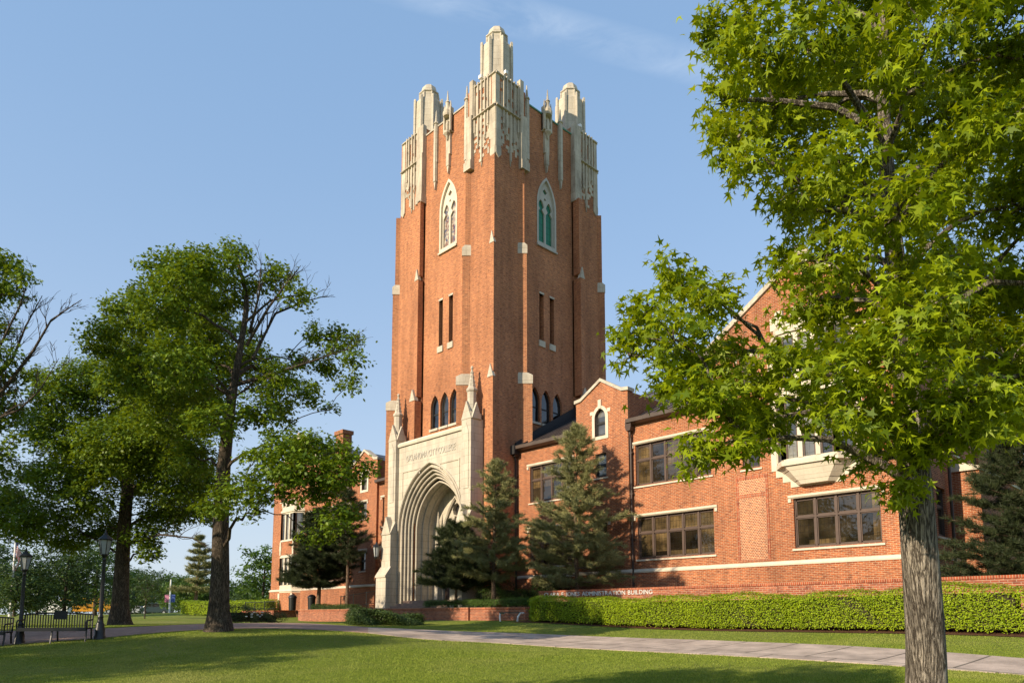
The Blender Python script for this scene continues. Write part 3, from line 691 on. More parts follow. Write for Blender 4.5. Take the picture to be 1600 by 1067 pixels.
# stepped and rolled orders
orders = [(3.05, 5.15, 9.0), (2.90, 5.15, 8.8), (2.75, 5.15, 8.6), (2.60, 5.15, 8.4), (2.45, 5.15, 8.2), (2.28, 5.15, 7.98)]
ys = [PY, 25.74, 25.90, 26.06, 26.22, 26.40]
for i in range(len(orders) - 1):
    a = arch_hole(orders[i][0], PZ0, orders[i][1], orders[i][2], 14); b = arch_hole(orders[i+1][0], PZ0, orders[i+1][1], orders[i+1][2], 14)
    n = len(a); y0, y1 = ys[i], ys[i+1]
    po.add([(p[0], y0, p[1]) for p in a] + [(p[0], y1, p[1]) for p in a], [[j, j+1, n+j+1, n+j] for j in range(n-1)])
    po.add([(p[0], y1, p[1]) for p in a] + [(p[0], y1, p[1]) for p in b], [[j, j+1, n+j+1, n+j] for j in range(n-1)])
    po.tube([(p[0]*0.985, y1 - 0.03, p[1]) for p in b], 0.055, 6)
b = arch_hole(2.28, PZ0, 5.15, 7.98, 14); n = len(b)
po.add([(p[0], 26.40, p[1]) for p in b] + [(p[0], 28.0, p[1]) for p in b], [[j, j+1, n+j+1, n+j] for j in range(n-1)])
for yy in (26.85, 27.35):
    po.tube([(p[0]*0.99, yy, p[1]-0.02) for p in b], 0.05, 6)
portal = po.build('stone_portal', M['stone'], tower)
cop = MB(T0); cop.prism([(PY - 0.10, PZ1 - 0.12), (PY - 0.14, PZ1 + 0.02), (PY - 0.02, PZ1 + 0.16), (26.25, PZ1 + 0.2), (26.25, PZ1 + 0.01), (PY-0.02, PZ1 + 0.01), (PY-0.02, PZ1 - 0.12)], 'x', -3.2, 3.2)
cop.build('cornice', M['trim_stone'], portal)
# square label mouldings over the arch
lab = MB(T0)
for sx in (-1, 1):
    lab.box(*sorted((sx*0.95, sx*2.75)), PY - 0.04, PY + 0.01, 8.78, 8.86); lab.box(*sorted((sx*2.67, sx*2.75)), PY - 0.04, PY + 0.01, 7.1, 8.78)
    lab.box(*sorted((sx*0.95, sx*1.03)), PY - 0.04, PY + 0.01, 8.5, 8.78)
lab.tube([(p[0]*1.015, PY - 0.02, p[1]+0.05) for p in arch(3.05, 5.15, 9.0, 14)], 0.06, 6)
lab.build('label_moulding', M['stone'], portal)
vs, fs = text_mesh("OKLAHOMA CITY COLLEGE", 0.56, 0.02, 1.02)
w = max(v[0] for v in vs) - min(v[0] for v in vs); k = 4.7 / w
ins = MB(); ins.add([(PC + v[0]*k, PY - 0.012 - v[2], 9.42 + v[1]*1.0) for v in vs], fs)
ins.build('inscription', M['grey_stone'], portal)  # darker stone tone stands in for the shadow of the raised letters
# flanking piers with gablets and pinnacles
for sx in (-1, 1):
    p = MB(); c = PC + sx*3.56; hw = 0.40
    p.box(c-hw, c+hw, 25.38, 26.28, PZ0, 10.95)
    p.box(c-hw-0.06, c+hw+0.06, 25.05, 25.4, PZ0, 5.0); p.prism([(24.99, 4.98), (25.39, 5.75), (25.39, 4.98)], 'x', c-hw-0.06, c+hw+0.06)
    p.prism([(c-hw-0.06, 4.99), (c+hw+0.06, 4.99), (c, 6.1)], 'y', 25.0, 25.37)
    p.box(c-hw-0.12, c+hw+0.12, 24.72, 25.1, PZ0, 2.35); p.prism([(24.66, 2.34), (24.66, 2.44), (25.06, 3.0), (25.06, 2.34)], 'x', c-hw-0.15, c+hw+0.15)
    for y_ in (25.36, 26.0):                       # gablets on each side of the pinnacle
        p.prism([(c-hw-0.03, 10.9), (c+hw+0.03, 10.9), (c, 11.95)], 'y', y_, y_ + 0.14)
    for s_ in (-1, 1):
        p.prism([(25.4, 10.9), (26.1, 10.9), (25.75, 11.85)], 'x', c + s_*hw - 0.07, c + s_*hw + 0.07)
    p.box(c-hw+0.06, c+hw-0.06, 25.45, 26.2, 10.9, 11.3)
    p.lathe((c, 25.78, 0), [(0.27, 11.2), (0.27, 12.5), (0.33, 12.56), (0.33, 12.66), (0.22, 12.8), (0.05, 13.85), (0.09, 13.9), (0.07, 14.0), (0.0, 14.08)], 8, math.pi/8)
    for j in range(8):
        a = j*math.pi/4 + math.pi/8
        for i in range(4): p.lathe((c + (0.2 - 0.035*i)*math.cos(a), 25.78 + (0.2 - 0.035*i)*math.sin(a), 12.9 + 0.24*i), [(0.03, 0), (0.03, 0.05)], 4)
    p.prism([(c-0.22, 7.0), (c-0.22, 10.2), (c, 10.7), (c+0.22, 10.2), (c+0.22, 7.0)], 'y', 25.35, 25.40)
    q = p.build('pinnacled_pier', M['stone'], portal)
# porch end wall: doors under a traceried window
TB = lambda s, d, z: (PC + s, d, z)
bw = MB(TB); bw.plate(arch_hole(2.3, PZ0, 5.15, 8.0, 14), [rect(-1.25, -0.12, 0.95, 3.55), rect(0.12, 1.25, 0.95, 3.55), arch_hole(0.5, 4.0, 5.2, 6.0, 6, -0.66), arch_hole(0.5, 4.0, 5.2, 6.0, 6, 0.66), circle(0, 6.45, 0.4, 8)], 27.7, 28.05, PL)
for sx in (-1, 1):
    bw.box(*sorted((sx*1.3, sx*1.55)), 27.3, 27.7, 0.9, 4.6); bw.lathe((sx*1.42, 27.4, 0), [(0.1, 4.6), (0.16, 4.9), (0.02, 6.4)], 6)
bw.box(-0.16, 0.16, 27.4, 27.7, 0.9, 6.0); bw.tube([(p_[0], 27.6, p_[1]) for p_ in arch(1.3, 4.2, 7.2, 10)], 0.1, 6)
bw.box(-1.4, 1.4, 27.52, 27.7, 3.6, 3.95)
e = bw.build('porch_wall', M['stone'], portal)
for d0 in (-1.25, 0.12):
    dd = MB(TB); dd.box(d0, d0 + 1.13, 27.86, 27.92, 0.95, 3.55)
    for x in (d0 + 0.15, d0 + 0.65): dd.box(x, x + 0.32, 27.82, 27.87, 1.2, 2.0); dd.box(x, x + 0.32, 27.82, 27.87, 2.2, 3.3)
    dd.build('door', M['wood_door'], portal)
dd = MB(TB); dd.box(-1.5, 1.5, 27.94, 27.98, 3.9, 7.0); dd.build('porch_window', M['glass_dark'], portal)
# steps
st = MB(TB)
for i, (w_, y0) in enumerate(((2.75, 24.85), (2.5, 25.15), (2.25, 25.45))):
    st.box(-w_, w_, y0, 27.7, 0.43 + 0.16*i, 0.59 + 0.16*i + 0.002*i)
st.build('steps', M['paving'], tower)
# ------------------------------------------------------------------ the two wings, mirror images about the tower
def window_unit(parent, T, x0, x1, z0, z1, y, cols, split=0.62, arched=False, glass='glass', frame='frame', lintel=True, sill=True, bar=0.045, trim='trim_stone', rows=2):
    f = MB(T); yo = y + 0.11; b = bar
    f.box(x0, x1, yo, yo + 0.09, z0, z0 + b*1.5); f.box(x0, x1, yo, yo + 0.09, z1 - b*1.3, z1)
    w = (x1 - x0) / cols
    for i in range(cols + 1):
        hw = b*1.0 if 0 < i < cols else b
        a = max(x0, x0 + i*w - hw); c = min(x1, x0 + i*w + hw)
        f.box(a, c, yo - 0.02, yo + 0.088, z0 + 0.001, z1 - 0.001)
    if rows > 1:
        zt = z0 + (z1 - z0)*split; f.box(x0 + 0.001, x1 - 0.001, yo - 0.01, yo + 0.086, zt - b*0.9, zt + b*0.9)
    # inner sashes
    for i in range(cols):
        a, c = x0 + i*w + b, x0 + (i+1)*w - b
        for (p, q) in (((z0 + b*1.5, zt - b*0.9), (zt + b*0.9, z1 - b*1.3)) if rows > 1 else ((z0 + b*1.5, z1 - b*1.3),)):
            for (u0, u1, v0, v1) in ((a, a+0.04, p, q), (c-0.04, c, p, q), (a, c, p, p+0.04), (a, c, q-0.04, q)):
                f.box(u0, u1, yo + 0.02, yo + 0.075, v0, v1)
    o = f.build('window', M[frame], parent)
    g = MB(T); g.box(x0 + 0.01, x1 - 0.01, yo + 0.055, yo + 0.065, z0 + 0.02, z1 - 0.02); g.build('pane', M[glass], o)
    if lintel:
        l = MB(T); l.prism([(y - 0.02, z1 + 0.002), (y - 0.075, z1 + 0.06), (y - 0.075, z1 + 0.14), (y + 0.06, z1 + 0.17), (y + 0.06, z1 + 0.002)], 'x', x0 - 0.2, x1 + 0.2)
        for s in (x0 - 0.2, x1 + 0.08): l.box(s, s + 0.12, y - 0.06, y + 0.02, z1 - 0.14, z1 + 0.004)
        l.build('lintel', M[trim], o)
    if sill:
        l = MB(T); l.prism([(y - 0.06, z0 - 0.11), (y - 0.06, z0 - 0.04), (y + 0.15, z0 + 0.012), (y + 0.15, z0 - 0.11)], 'x', x0 - 0.1, x1 + 0.1)
        l.build('sill', M[trim], o)
    return o
def ring(m, x0, x1, z0, zs, za, w, y0, y1):
    """stone surround of an arched window"""
    c = (x0 + x1)/2; hw = (x1 - x0)/2
    m.plate([(c - hw - w, z0 - w), *arch(hw + w, zs, za + w, 6, c), (c + hw + w, z0 - w)], [[(c - hw, z0), *arch(hw, zs, za, 6, c), (c + hw, z0)]], y0, y1, PL)
    outer = [(c - hw - w, z0 - w), *arch(hw + w, zs, za + w, 6, c), (c + hw + w, z0 - w)]; n = len(outer)
    m.add([(p[0], y0, p[1]) for p in outer] + [(p[0], y0 + 0.08, p[1]) for p in outer], [[i, (i+1) % n, n+(i+1) % n, n+i] for i in range(n)])
    for dx in (-hw - w*1.2, hw + w*1.2): m.box(c + dx - 0.1, c + dx + 0.1, y0 + 0.012, y0 + 0.06, zs + 0.2, zs + 0.38)
    m.box(c - 0.1, c + 0.1, y0 - 0.03, y0 + 0.06, za, za + w + 0.28)

def wing(right):
    T = (lambda x, y, z: (x, y, z)) if right else (lambda x, y, z: (-66.2 - x, y, z))
    base = (-18.0, 34.0, 0.2) if right else (-48.2, 34.0, 0.2)
    W = thing('brick_wing', base, 'long two storey red brick wing with tall gable and oriel right of tower' if right else
              'red brick wing with stone framed bay half hidden behind trees left of the tower', 'building')
    Y = 28.0
    # walls
    m = MB(T)
    holes = [rect(-27.45, -24.4, 6.2, 8.2), rect(-27.45, -24.4, 2.69, 4.68), rect(-20.33, -16.28, 6.2, 8.2), rect(-20.28, -16.23, 2.69, 4.68)]
    m.plate([(-28.49, 0.2), (-28.49, 9.3), (-16.2, 9.3), (-16.2, 0.2)], holes, Y, Y + 0.32, PL)
    gh = [[(-22.66, 8.98), *arch(0.345, 9.95, 10.4, 6, -22.315), (-21.97, 8.98)], rect(-22.66, -21.97, 6.9, 8.1), rect(-22.66, -21.97, 3.2, 4.6)]
    m.plate([(-23.9, 0.2), (-23.9, 10.95), (-23.55, 11.0), (-22.25, 11.78), (-20.95, 11.0), (-20.6, 10.95), (-20.6, 0.2)], gh, Y - 0.18, Y + 0.2, PL)
    for x in (-23.9, -20.6): m.add([(x, Y-0.18, 0.2), (x, Y+0.3, 0.2), (x, Y+3.4, 10.95), (x, Y-0.18, 10.95)], [[0,1,2,3]])
    bay_top = [(-16.2, 0.2), (-16.2, 11.75), (-12.0, 14.62), (-7.8, 11.75), (-7.8, 0.2)]
    eh = [rect(-12.65, -9.38, 2.7, 4.68), rect(-14.78, -14.0, 6.2, 8.2), rect(-14.78, -14.0, 9.6, 11.0), rect(-9.9, -9.1, 9.6, 11.0)]
    if not right: eh = eh[1:]
    m.plate(bay_top, eh, Y - 0.004, Y + 0.32, PL)
    m.plate([(p[0], p[1]) for p in bay_top], [], 43.0, None, PL)
    m.add([(-16.2, Y, 9.0), (-16.2, 43, 9.0), (-16.2, 43, 11.75), (-16.2, Y, 11.75)], [[0,1,2,3]])
    # end wall
    ew = [(Y+1.0+2.6*i, Y+2.1+2.6*i) for i in range(5)]
    hs = [rect(a, b, z0, z1) for a, b in ew for z0, z1 in ((2.9, 4.7), (6.3, 8.1), (9.6, 11.0))]
    hs = [h for h in hs if not (h[0][0] > 30.5 and h[0][1] < 6.0)]
    m.plate([(Y, 0.2), (Y, 11.75), (43.0, 11.75), (43.0, 0.2)], hs, -7.8, -8.1, lambda s, z, d: (d, s, z))
    m.box(-28.4, -16.2, 42.6, 43.0, 0.2, 9.3)
    m.build('wall', M['brick'], W)
    # plinth, string band
    m = MB(T); m.box(-28.4, -23.93, Y-0.10, Y, 0.2, 2.03); m.box(-20.57, -7.72, Y-0.10, Y-0.006, 0.2, 2.03); m.box(-23.98, -20.52, Y-0.27, Y-0.182, 0.2, 2.03); m.box(-7.797, -7.7, Y-0.1, 43, 0.2, 2.03)
    m.build('plinth', M['brick'], W)
    m = MB(T)
    prof = lambda y: [(y - 0.12, 2.032), (y - 0.13, 2.09), (y - 0.04, 2.20), (y + 0.02, 2.22), (y + 0.02, 2.032)]
    m.prism(prof(Y), 'x', -28.4, -23.95); m.build('string_band', M['trim_stone'], W); m = MB(T); m.prism(prof(Y - 0.18), 'x', -24.0, -20.5); m.build('string_band', M['trim_stone'], W); m = MB(T); m.prism(prof(Y - 0.004), 'x', -20.55, -7.68)
    m.prism([(-7.68, 2.032), (-7.68, 2.09), (-7.76, 2.2), (-7.81, 2.2), (-7.81, 2.032)], 'y', Y - 0.12, 43)
    m.build('string_band', M['trim_stone'], W)
    # diaper panel with soldier border
    m = MB(T); m.box(-15.0, -13.8, Y - 0.016, Y - 0.003, 2.35, 5.75); m.build('header_panel', M['header_brick'], W)
    m = MB(T)
    for a, b_, c, d in ((-15.12, -15.0, 2.25, 5.9), (-13.8, -13.68, 2.25, 5.9), (-15.0, -13.8, 5.75, 5.9), (-15.0, -13.8, 4.95, 5.10), (-15.0, -13.8, 2.25, 2.35)): m.box(a, b_, Y - 0.026, Y - 0.002, c, d)
    m.build('panel_border', M['soldier_brick'], W)
    # copings of the gables
    m = MB(T)
    def coping(m, pts, y0, y1, t):
        for (a, b) in zip(pts, pts[1:]):
            m.prism([a, b, (b[0], b[1] + t), (a[0], a[1] + t)], 'y', y0, y1)
    coping(m, [(-23.98, 10.96), (-23.55, 11.01), (-22.25, 11.79), (-20.95, 11.01), (-20.52, 10.96)], Y - 0.26, Y + 0.28, 0.17)
    m.build('gable_coping', M['stone'], W); m = MB(T)
    coping(m, [(-16.3, 11.69), (-12.0, 14.63), (-7.7, 11.69)], Y - 0.10, Y + 0.42, 0.24)
    m.box(-16.42, -16.1, Y - 0.12, Y + 0.44, 11.35, 11.75); m.box(-7.9, -7.58, Y - 0.12, Y + 0.44, 11.35, 11.75)
    m.prism([(-12.5, 14.3), (-11.5, 14.3), (-11.5, 14.75), (-12.0, 15.15), (-12.5, 14.75)], 'y', Y - 0.13, Y + 0.40)
    m.build('gable_coping', M['old_stone'], W)
    m = MB(T); ring(m, -22.66, -21.97, 8.98, 9.95, 10.4, 0.17, Y - 0.215, Y - 0.15); m.build('stone_surround', M['trim_stone'], W)
    # windows
    window_unit(W, T, -27.45, -24.4, 6.2, 8.2, Y, 4); window_unit(W, T, -27.45, -24.4, 2.69, 4.68, Y, 4)
    window_unit(W, T, -20.33, -16.28, 6.2, 8.2, Y, 5); window_unit(W, T, -20.28, -16.23, 2.69, 4.68, Y, 5)
    if right: window_unit(W, T, -12.65, -9.38, 2.7, 4.68, Y, 4)
    window_unit(W, T, -14.78, -14.0, 6.2, 8.2, Y, 1); window_unit(W, T, -14.78, -14.0, 9.6, 11.0, Y, 1); window_unit(W, T, -9.9, -9.1, 9.6, 11.0, Y, 1)
    window_unit(W, T, -22.66, -21.97, 8.98, 10.36, Y - 0.18, 1, 0.5, glass='glass_bright', frame='dark_frame', lintel=False, sill=False)
    window_unit(W, T, -22.66, -21.97, 6.9, 8.1, Y - 0.18, 1, 0.5, glass='glass_bright', frame='dark_frame', lintel=not right)
    window_unit(W, T, -22.66, -21.97, 3.2, 4.6, Y - 0.18, 1, 0.5, frame='dark_frame')
    TE = (lambda x, y, z: (T(-7.8, 0, 0)[0] - y, x, z)) if right else (lambda x, y, z: (T(-7.8, 0, 0)[0] + y, x, z))
    if right:
        for a, b in ew:
            for z0, z1 in ((2.9, 4.7), (6.3, 8.1), (9.6, 11.0)):
                if not (a > 30.5 and z0 < 6.0): window_unit(W, TE, a, b, z0, z1, 0.0, 1, lintel=False)
        # low projecting block with stone coping at the far end, and its drain pipes
        m = MB(T); m.prism([(31.2, 0.2), (31.2, 5.55), (40, 5.55), (40, 0.2)], 'x', -7.8, -6.9); m.build('side_bay', M['brick'], W)
        m = MB(T); m.prism([(-7.81, 5.5), (-6.84, 5.5), (-6.84, 5.62), (-7.81, 5.95)], 'y', 31.1, 40.1); m.build('side_coping', M['trim_stone'], W)
        m = MB(T); m.tube([(-7.66, 30.3, 0.3), (-7.66, 30.3, 11.4)], 0.06, 8); m.box(-7.8, -7.5, 30.12, 30.48, 11.2, 11.6)
        for z in (1, 3.5, 6, 8.5): m.box(-7.8, -7.58, 30.2, 30.4, z, z + 0.06)
        m.build('downpipe', M['pipe'], W)
    # oriel: shallow canted stone bay over corbels (right), or a bay standing on the ground (left)
    c, hw, hf, pj = -11.65, 1.62, 1.05, 0.62
    def plan(k, e=0.0): return [(c - hw*k - e, Y + 0.02), (c - hf*k - e, Y - pj*k - e), (c + hf*k + e, Y - pj*k - e), (c + hw*k + e, Y + 0.02)]
    m = MB(T)
    def slab(k0, z0, k1, z1, e0=0.0, e1=0.0):
        a, b = plan(k0, e0), plan(k1, e1); m.hexa([(x, y, z0) for x, y in a], [(x, y, z1) for x, y in b])
    zlev = [(6.2, 8.7), (9.2, 11.2)]
    if right:
        for k0, z0, k1, z1, e in ((0.50, 5.18, 0.58, 5.34, 0), (0.60, 5.345, 0.70, 5.50, 0), (0.70, 5.505, 0.84, 5.74, 0), (0.86, 5.745, 0.97, 5.92, 0), (1.0, 5.925, 1.0, 6.10, 0.06), (0.99, 6.105, 0.99, 6.2, 0.0)):
            slab(k0, z0, k1, z1, e, e)
        for i, s in enumerate((0.95, 0.78, 0.58)):
            m.box(c - hw*s - 0.12, c + hw*s + 0.12, Y - 0.03 - 0.006*i, Y + 0.05, 5.62 - 0.24*i, 5.9 - 0.24*i)
        m.box(c - hw - 0.22, c - hw + 0.02, Y - 0.035, Y + 0.05, 5.9, 11.4); m.box(c + hw - 0.02, c + hw + 0.22, Y - 0.035, Y + 0.05, 5.9, 11.4)
    else:
        zlev = [(2.5, 4.7), (6.2, 8.3)]
        slab(1.0, 0.3, 1.0, 2.0, 0, 0); slab(1.0, 2.0, 1.0, 2.15, 0.06, 0.02); slab(0.99, 2.15, 0.99, 2.5)
    ztop = zlev[-1][1]
    slab(0.99, zlev[0][1], 0.99, zlev[1][0]); slab(1.0, zlev[0][1] + 0.02, 1.0, zlev[0][1] + 0.14, 0.05, 0.03); slab(1.0, zlev[1][0] - 0.16, 1.0, zlev[1][0] - 0.01, 0.05, 0.02)
    slab(0.99, ztop, 0.99, ztop + 0.14); slab(1.0, ztop + 0.14, 1.0, ztop + 0.3, 0.07, 0.07); slab(0.97, ztop + 0.3, 0.97, ztop + 0.62)
    a = plan(0.97)
    for (p, q) in zip(a, a[1:]):                # pierced crenels
        for t in ((0.02, 0.3, 0.7, 0.98) if p[1] == q[1] else (0.1, 0.9)):
            x, y = p[0] + (q[0]-p[0])*t, p[1] + (q[1]-p[1])*t; m.box(x - 0.13, x + 0.13, y - 0.02, y + 0.14, ztop + 0.62, ztop + 1.15)
    frs = []; fr = MB(T); gl = MB(T); br = MB(T)
    for z0, z1 in zlev:
        a = plan(0.985)
        for (p, q), ts in zip(zip(a, a[1:]), ((0, 1), (0, 0.333, 0.667, 1), (0, 1))):
            for t in ts:
                x, y = p[0] + (q[0]-p[0])*t, p[1] + (q[1]-p[1])*t; m.box(x - 0.09, x + 0.09, y - 0.03, y + 0.13, z0 - 0.004, z1 + 0.004)
                d = Vector((q[0]-p[0], q[1]-p[1], 0)).normalized()*0.13
                for e in (-1, 1):
                    if 0 <= t + e*0.1 <= 1: fr.box(x + d.x*e - 0.03, x + d.x*e + 0.03, y + d.y*e + 0.02, y + d.y*e + 0.10, z0, z1)
        frs.append(fr); fr = MB(T)
        a = plan(0.95)
        gl.add([(x, y + 0.04, z) for z in (z0, z1) for x, y in a], [[0,1,5,4],[1,2,6,5],[2,3,7,6]])
    by = m.build('bay_window', M['trim_stone'], W)
    for fr in frs: fr.build('bay_frame', M['frame'], by)
    gl.build('bay_pane', M['glass_bright'], by)
    if not right:
        br.hexa([(x, y, 4.95) for x, y in plan(1.0)], [(x, y, 6.03) for x, y in plan(1.0)]); br.build('bay_brickwork', M['brick'], by); br = MB(T); br.hexa([(x, y, 0.4) for x, y in plan(1.01)], [(x, y, 1.9) for x, y in plan(1.01)])
        br.build('bay_brickwork', M['brick'], by)
        for x, y in plan(1.02):
            for zs in ((0.4, 0.76, 1.12, 1.48), (4.95, 5.31, 5.67)):
                q = MB(T)
                for i, z in enumerate(zs): q.box(x - 0.1 - 0.05*(i % 2), x + 0.1 + 0.05*(i % 2), y - 0.03, y + 0.05, z, z + 0.361)
                q.build('quoin', M['trim_stone'], by)
    # roofs with standing seams
    m = MB(T); y0, z0, y1, z1 = Y - 0.28, 9.36, 35.5, 13.45
    sl = (z1 - z0)/(y1 - y0); ym = Y + 0.25; zm = z0 + (ym - y0)*sl
    m.add([(-28.45, y0, z0), (-23.9, y0, z0), (-23.9, ym, zm), (-20.6, ym, zm), (-20.6, y0, z0), (-16.21, y0, z0), (-16.21, ym, zm), (-14.0, ym, zm), (-14.0, y1, z1), (-28.45, y1, z1), (-28.45, ym, zm), (-28.45, 43.2, 9.36), (-14.0, 43.2, 9.36)],
          [[0,1,2,10],[3,4,5,6],[10,2,3,6,7,8,9],[9,8,12,11]])
    for i in range(32):
        x = -28.3 + 0.42*i
        if x > -16.3: break
        if -24.0 < x < -20.5: continue
        m.hexa([(x-0.012, y0, z0), (x+0.012, y0, z0), (x+0.012, y1, z1), (x-0.012, y1, z1)], [(x-0.012, y0, z0+0.05), (x+0.012, y0, z0+0.05), (x+0.012, y1, z1+0.05), (x-0.012, y1, z1+0.05)])
    # small roof behind the narrow gable, roof of the end block
    zr = 11.7; yv = y0 + (zr - z0)/sl
    for x in (-23.85, -20.65):
        ze = 10.9; ye = y0 + (ze - z0)/sl
        m.add([(x, Y + 0.2, ze), (-22.25, Y + 0.2, zr), (-22.25, yv, zr), (x, ye, ze)], [[0,1,2,3]])
    m.add([(-16.2, Y+0.3, 11.6), (-12, Y+0.3, 14.5), (-12, 42.9, 14.5), (-16.2, 42.9, 11.6), (-7.7, Y+0.3, 11.6), (-7.7, 42.9, 11.6)], [[0,1,2,3],[1,4,5,2]])
    m.build('roof', M['roof'] if right else M['slate'], W)
    m = MB(T)
    for a, b in ((-28.44, -23.92), (-20.58, -16.2)):
        m = MB(T); m.prism([(Y - 0.42, 9.28), (Y - 0.44, 9.46), (Y - 0.28, 9.46), (Y - 0.06, 9.36), (Y - 0.06, 9.20), (Y - 0.3, 9.24)], 'x', a, b); m.build('gutter', M['roof'], W)
    m = MB(T)
    m.prism([(y0+0.1, z0+0.06), (y1-1.0, z1-0.48), (y1-1.0, z1+0.25), (y0+1.0, z0+0.95), (y0+0.1, z0+0.35)], 'x', -28.497, -28.36)
    m.hexa([(-28.5+0.02, y0-0.05, z0+0.02), (-28.12, y0-0.05, z0+0.02), (-28.12, y1, z1+0.0), (-28.48, y1, z1+0.0)], [(-28.48, y0-0.05, z0+0.09), (-28.12, y0-0.05, z0+0.09), (-28.12, y1, z1+0.07), (-28.48, y1, z1+0.07)])
    m.box(-28.6, -28.18, Y - 0.5, Y - 0.1, 9.0, 9.5)
    m.build('flashing', M['flashing'], W)
    for x in (-28.42, -20.50):
        m = MB(T); m.tube([(x, Y - 0.13, 0.45), (x, Y - 0.13, 8.55), (x, Y - 0.18, 8.75), (x, Y - 0.18, 8.95)], 0.055, 8)
        m.prism([(x - 0.11, 8.9), (x + 0.11, 8.9), (x + 0.17, 9.08), (x + 0.17, 9.36), (x - 0.17, 9.36), (x - 0.17, 9.08)], 'y', Y - 0.34, Y - 0.02)
        for z in (1.5, 3.6, 5.8, 7.8): m.box(x - 0.09, x + 0.09, Y - 0.16, Y, z, z + 0.07)
        m.build('downpipe', M['pipe'], W)
    if not right:
        m = MB(); q = (-49.9, 29.6)
        m.box(q[0]-0.55, q[0]+0.55, q[1]-0.4, q[1]+0.4, 9.5, 14.4); m.box(q[0]-0.65, q[0]+0.65, q[1]-0.5, q[1]+0.5, 14.4, 14.7); m.build('chimney', M['brick'], W)
    return W
wing_r = wing(True); wing_l = wing(False)
# ------------------------------------------------------------------ plants
def unit(v): return v / np.maximum(np.linalg.norm(v, axis=-1, keepdims=True), 1e-9)
def leaf_cloud(name, cen, size, shape, mat, parent=None, origin=(0,0,0), tilt=0.9, droop=0.0, rng=RNG, out=None, fold=0.0):
    """leaf blades round the given points; shape is an outline (k, 2) along (side, length)"""
    n = len(cen); k = len(shape)
    nr = rng.normal(size=(n, 3)) * tilt; nr[:, 2] = np.abs(nr[:, 2]) + 0.55
    if out is not None: nr += out
    nr = unit(nr)
    t = rng.normal(size=(n, 3)); t[:, 2] -= droop; t = unit(t - nr * (t * nr).sum(1, keepdims=True)); s = np.cross(nr, t)
    sz = size * rng.uniform(0.55, 1.25, n); fd = fold * rng.uniform(-0.4, 2.4, n); asp = rng.uniform(0.75, 1.1, n)
    sh = np.asarray(shape, float)
    V = cen[:, None, :] + sz[:, None, None] * (s[:, None, :] * asp[:, None, None] * sh[None, :, 0:1] + t[:, None, :] * sh[None, :, 1:2] - nr[:, None, :] * (fd[:, None] * (sh[:, 0]**2 + 0.5*sh[:, 1]**2)[None, :])[:, :, None])
    return np_mesh(name, V.reshape(-1, 3), k, mat, parent, origin)
OVAL = [(0, 0), (0.24, 0.3), (0.2, 0.68), (0, 1.0), (-0.2, 0.68), (-0.24, 0.3)]
DIAMOND = [(0, 0), (0.30, 0.45), (0, 1.0), (-0.30, 0.45)]
OAKLEAF = [(0, 0), (0.12, 0.25), (0.36, 0.34), (0.16, 0.5), (0.34, 0.72), (0.1, 0.72), (0, 1.0), (-0.1, 0.72), (-0.34, 0.72), (-0.16, 0.5), (-0.36, 0.34), (-0.12, 0.25)]
def star():
    o = []; ang = [-150, -72, 0, 72, 150]; ln = [0.42, 0.62, 0.72, 0.62, 0.42]
    for i, (a, l) in enumerate(zip(ang, ln)):
        o.append((l*math.sin(R(a)), 0.45 + l*math.cos(R(a))))
        if i < 4:
            b = (ang[i] + ang[i+1])/2; o.append((0.20*math.sin(R(b)), 0.45 + 0.20*math.cos(R(b))))
    return o + [(0.0, 0.27)]
STAR = star()

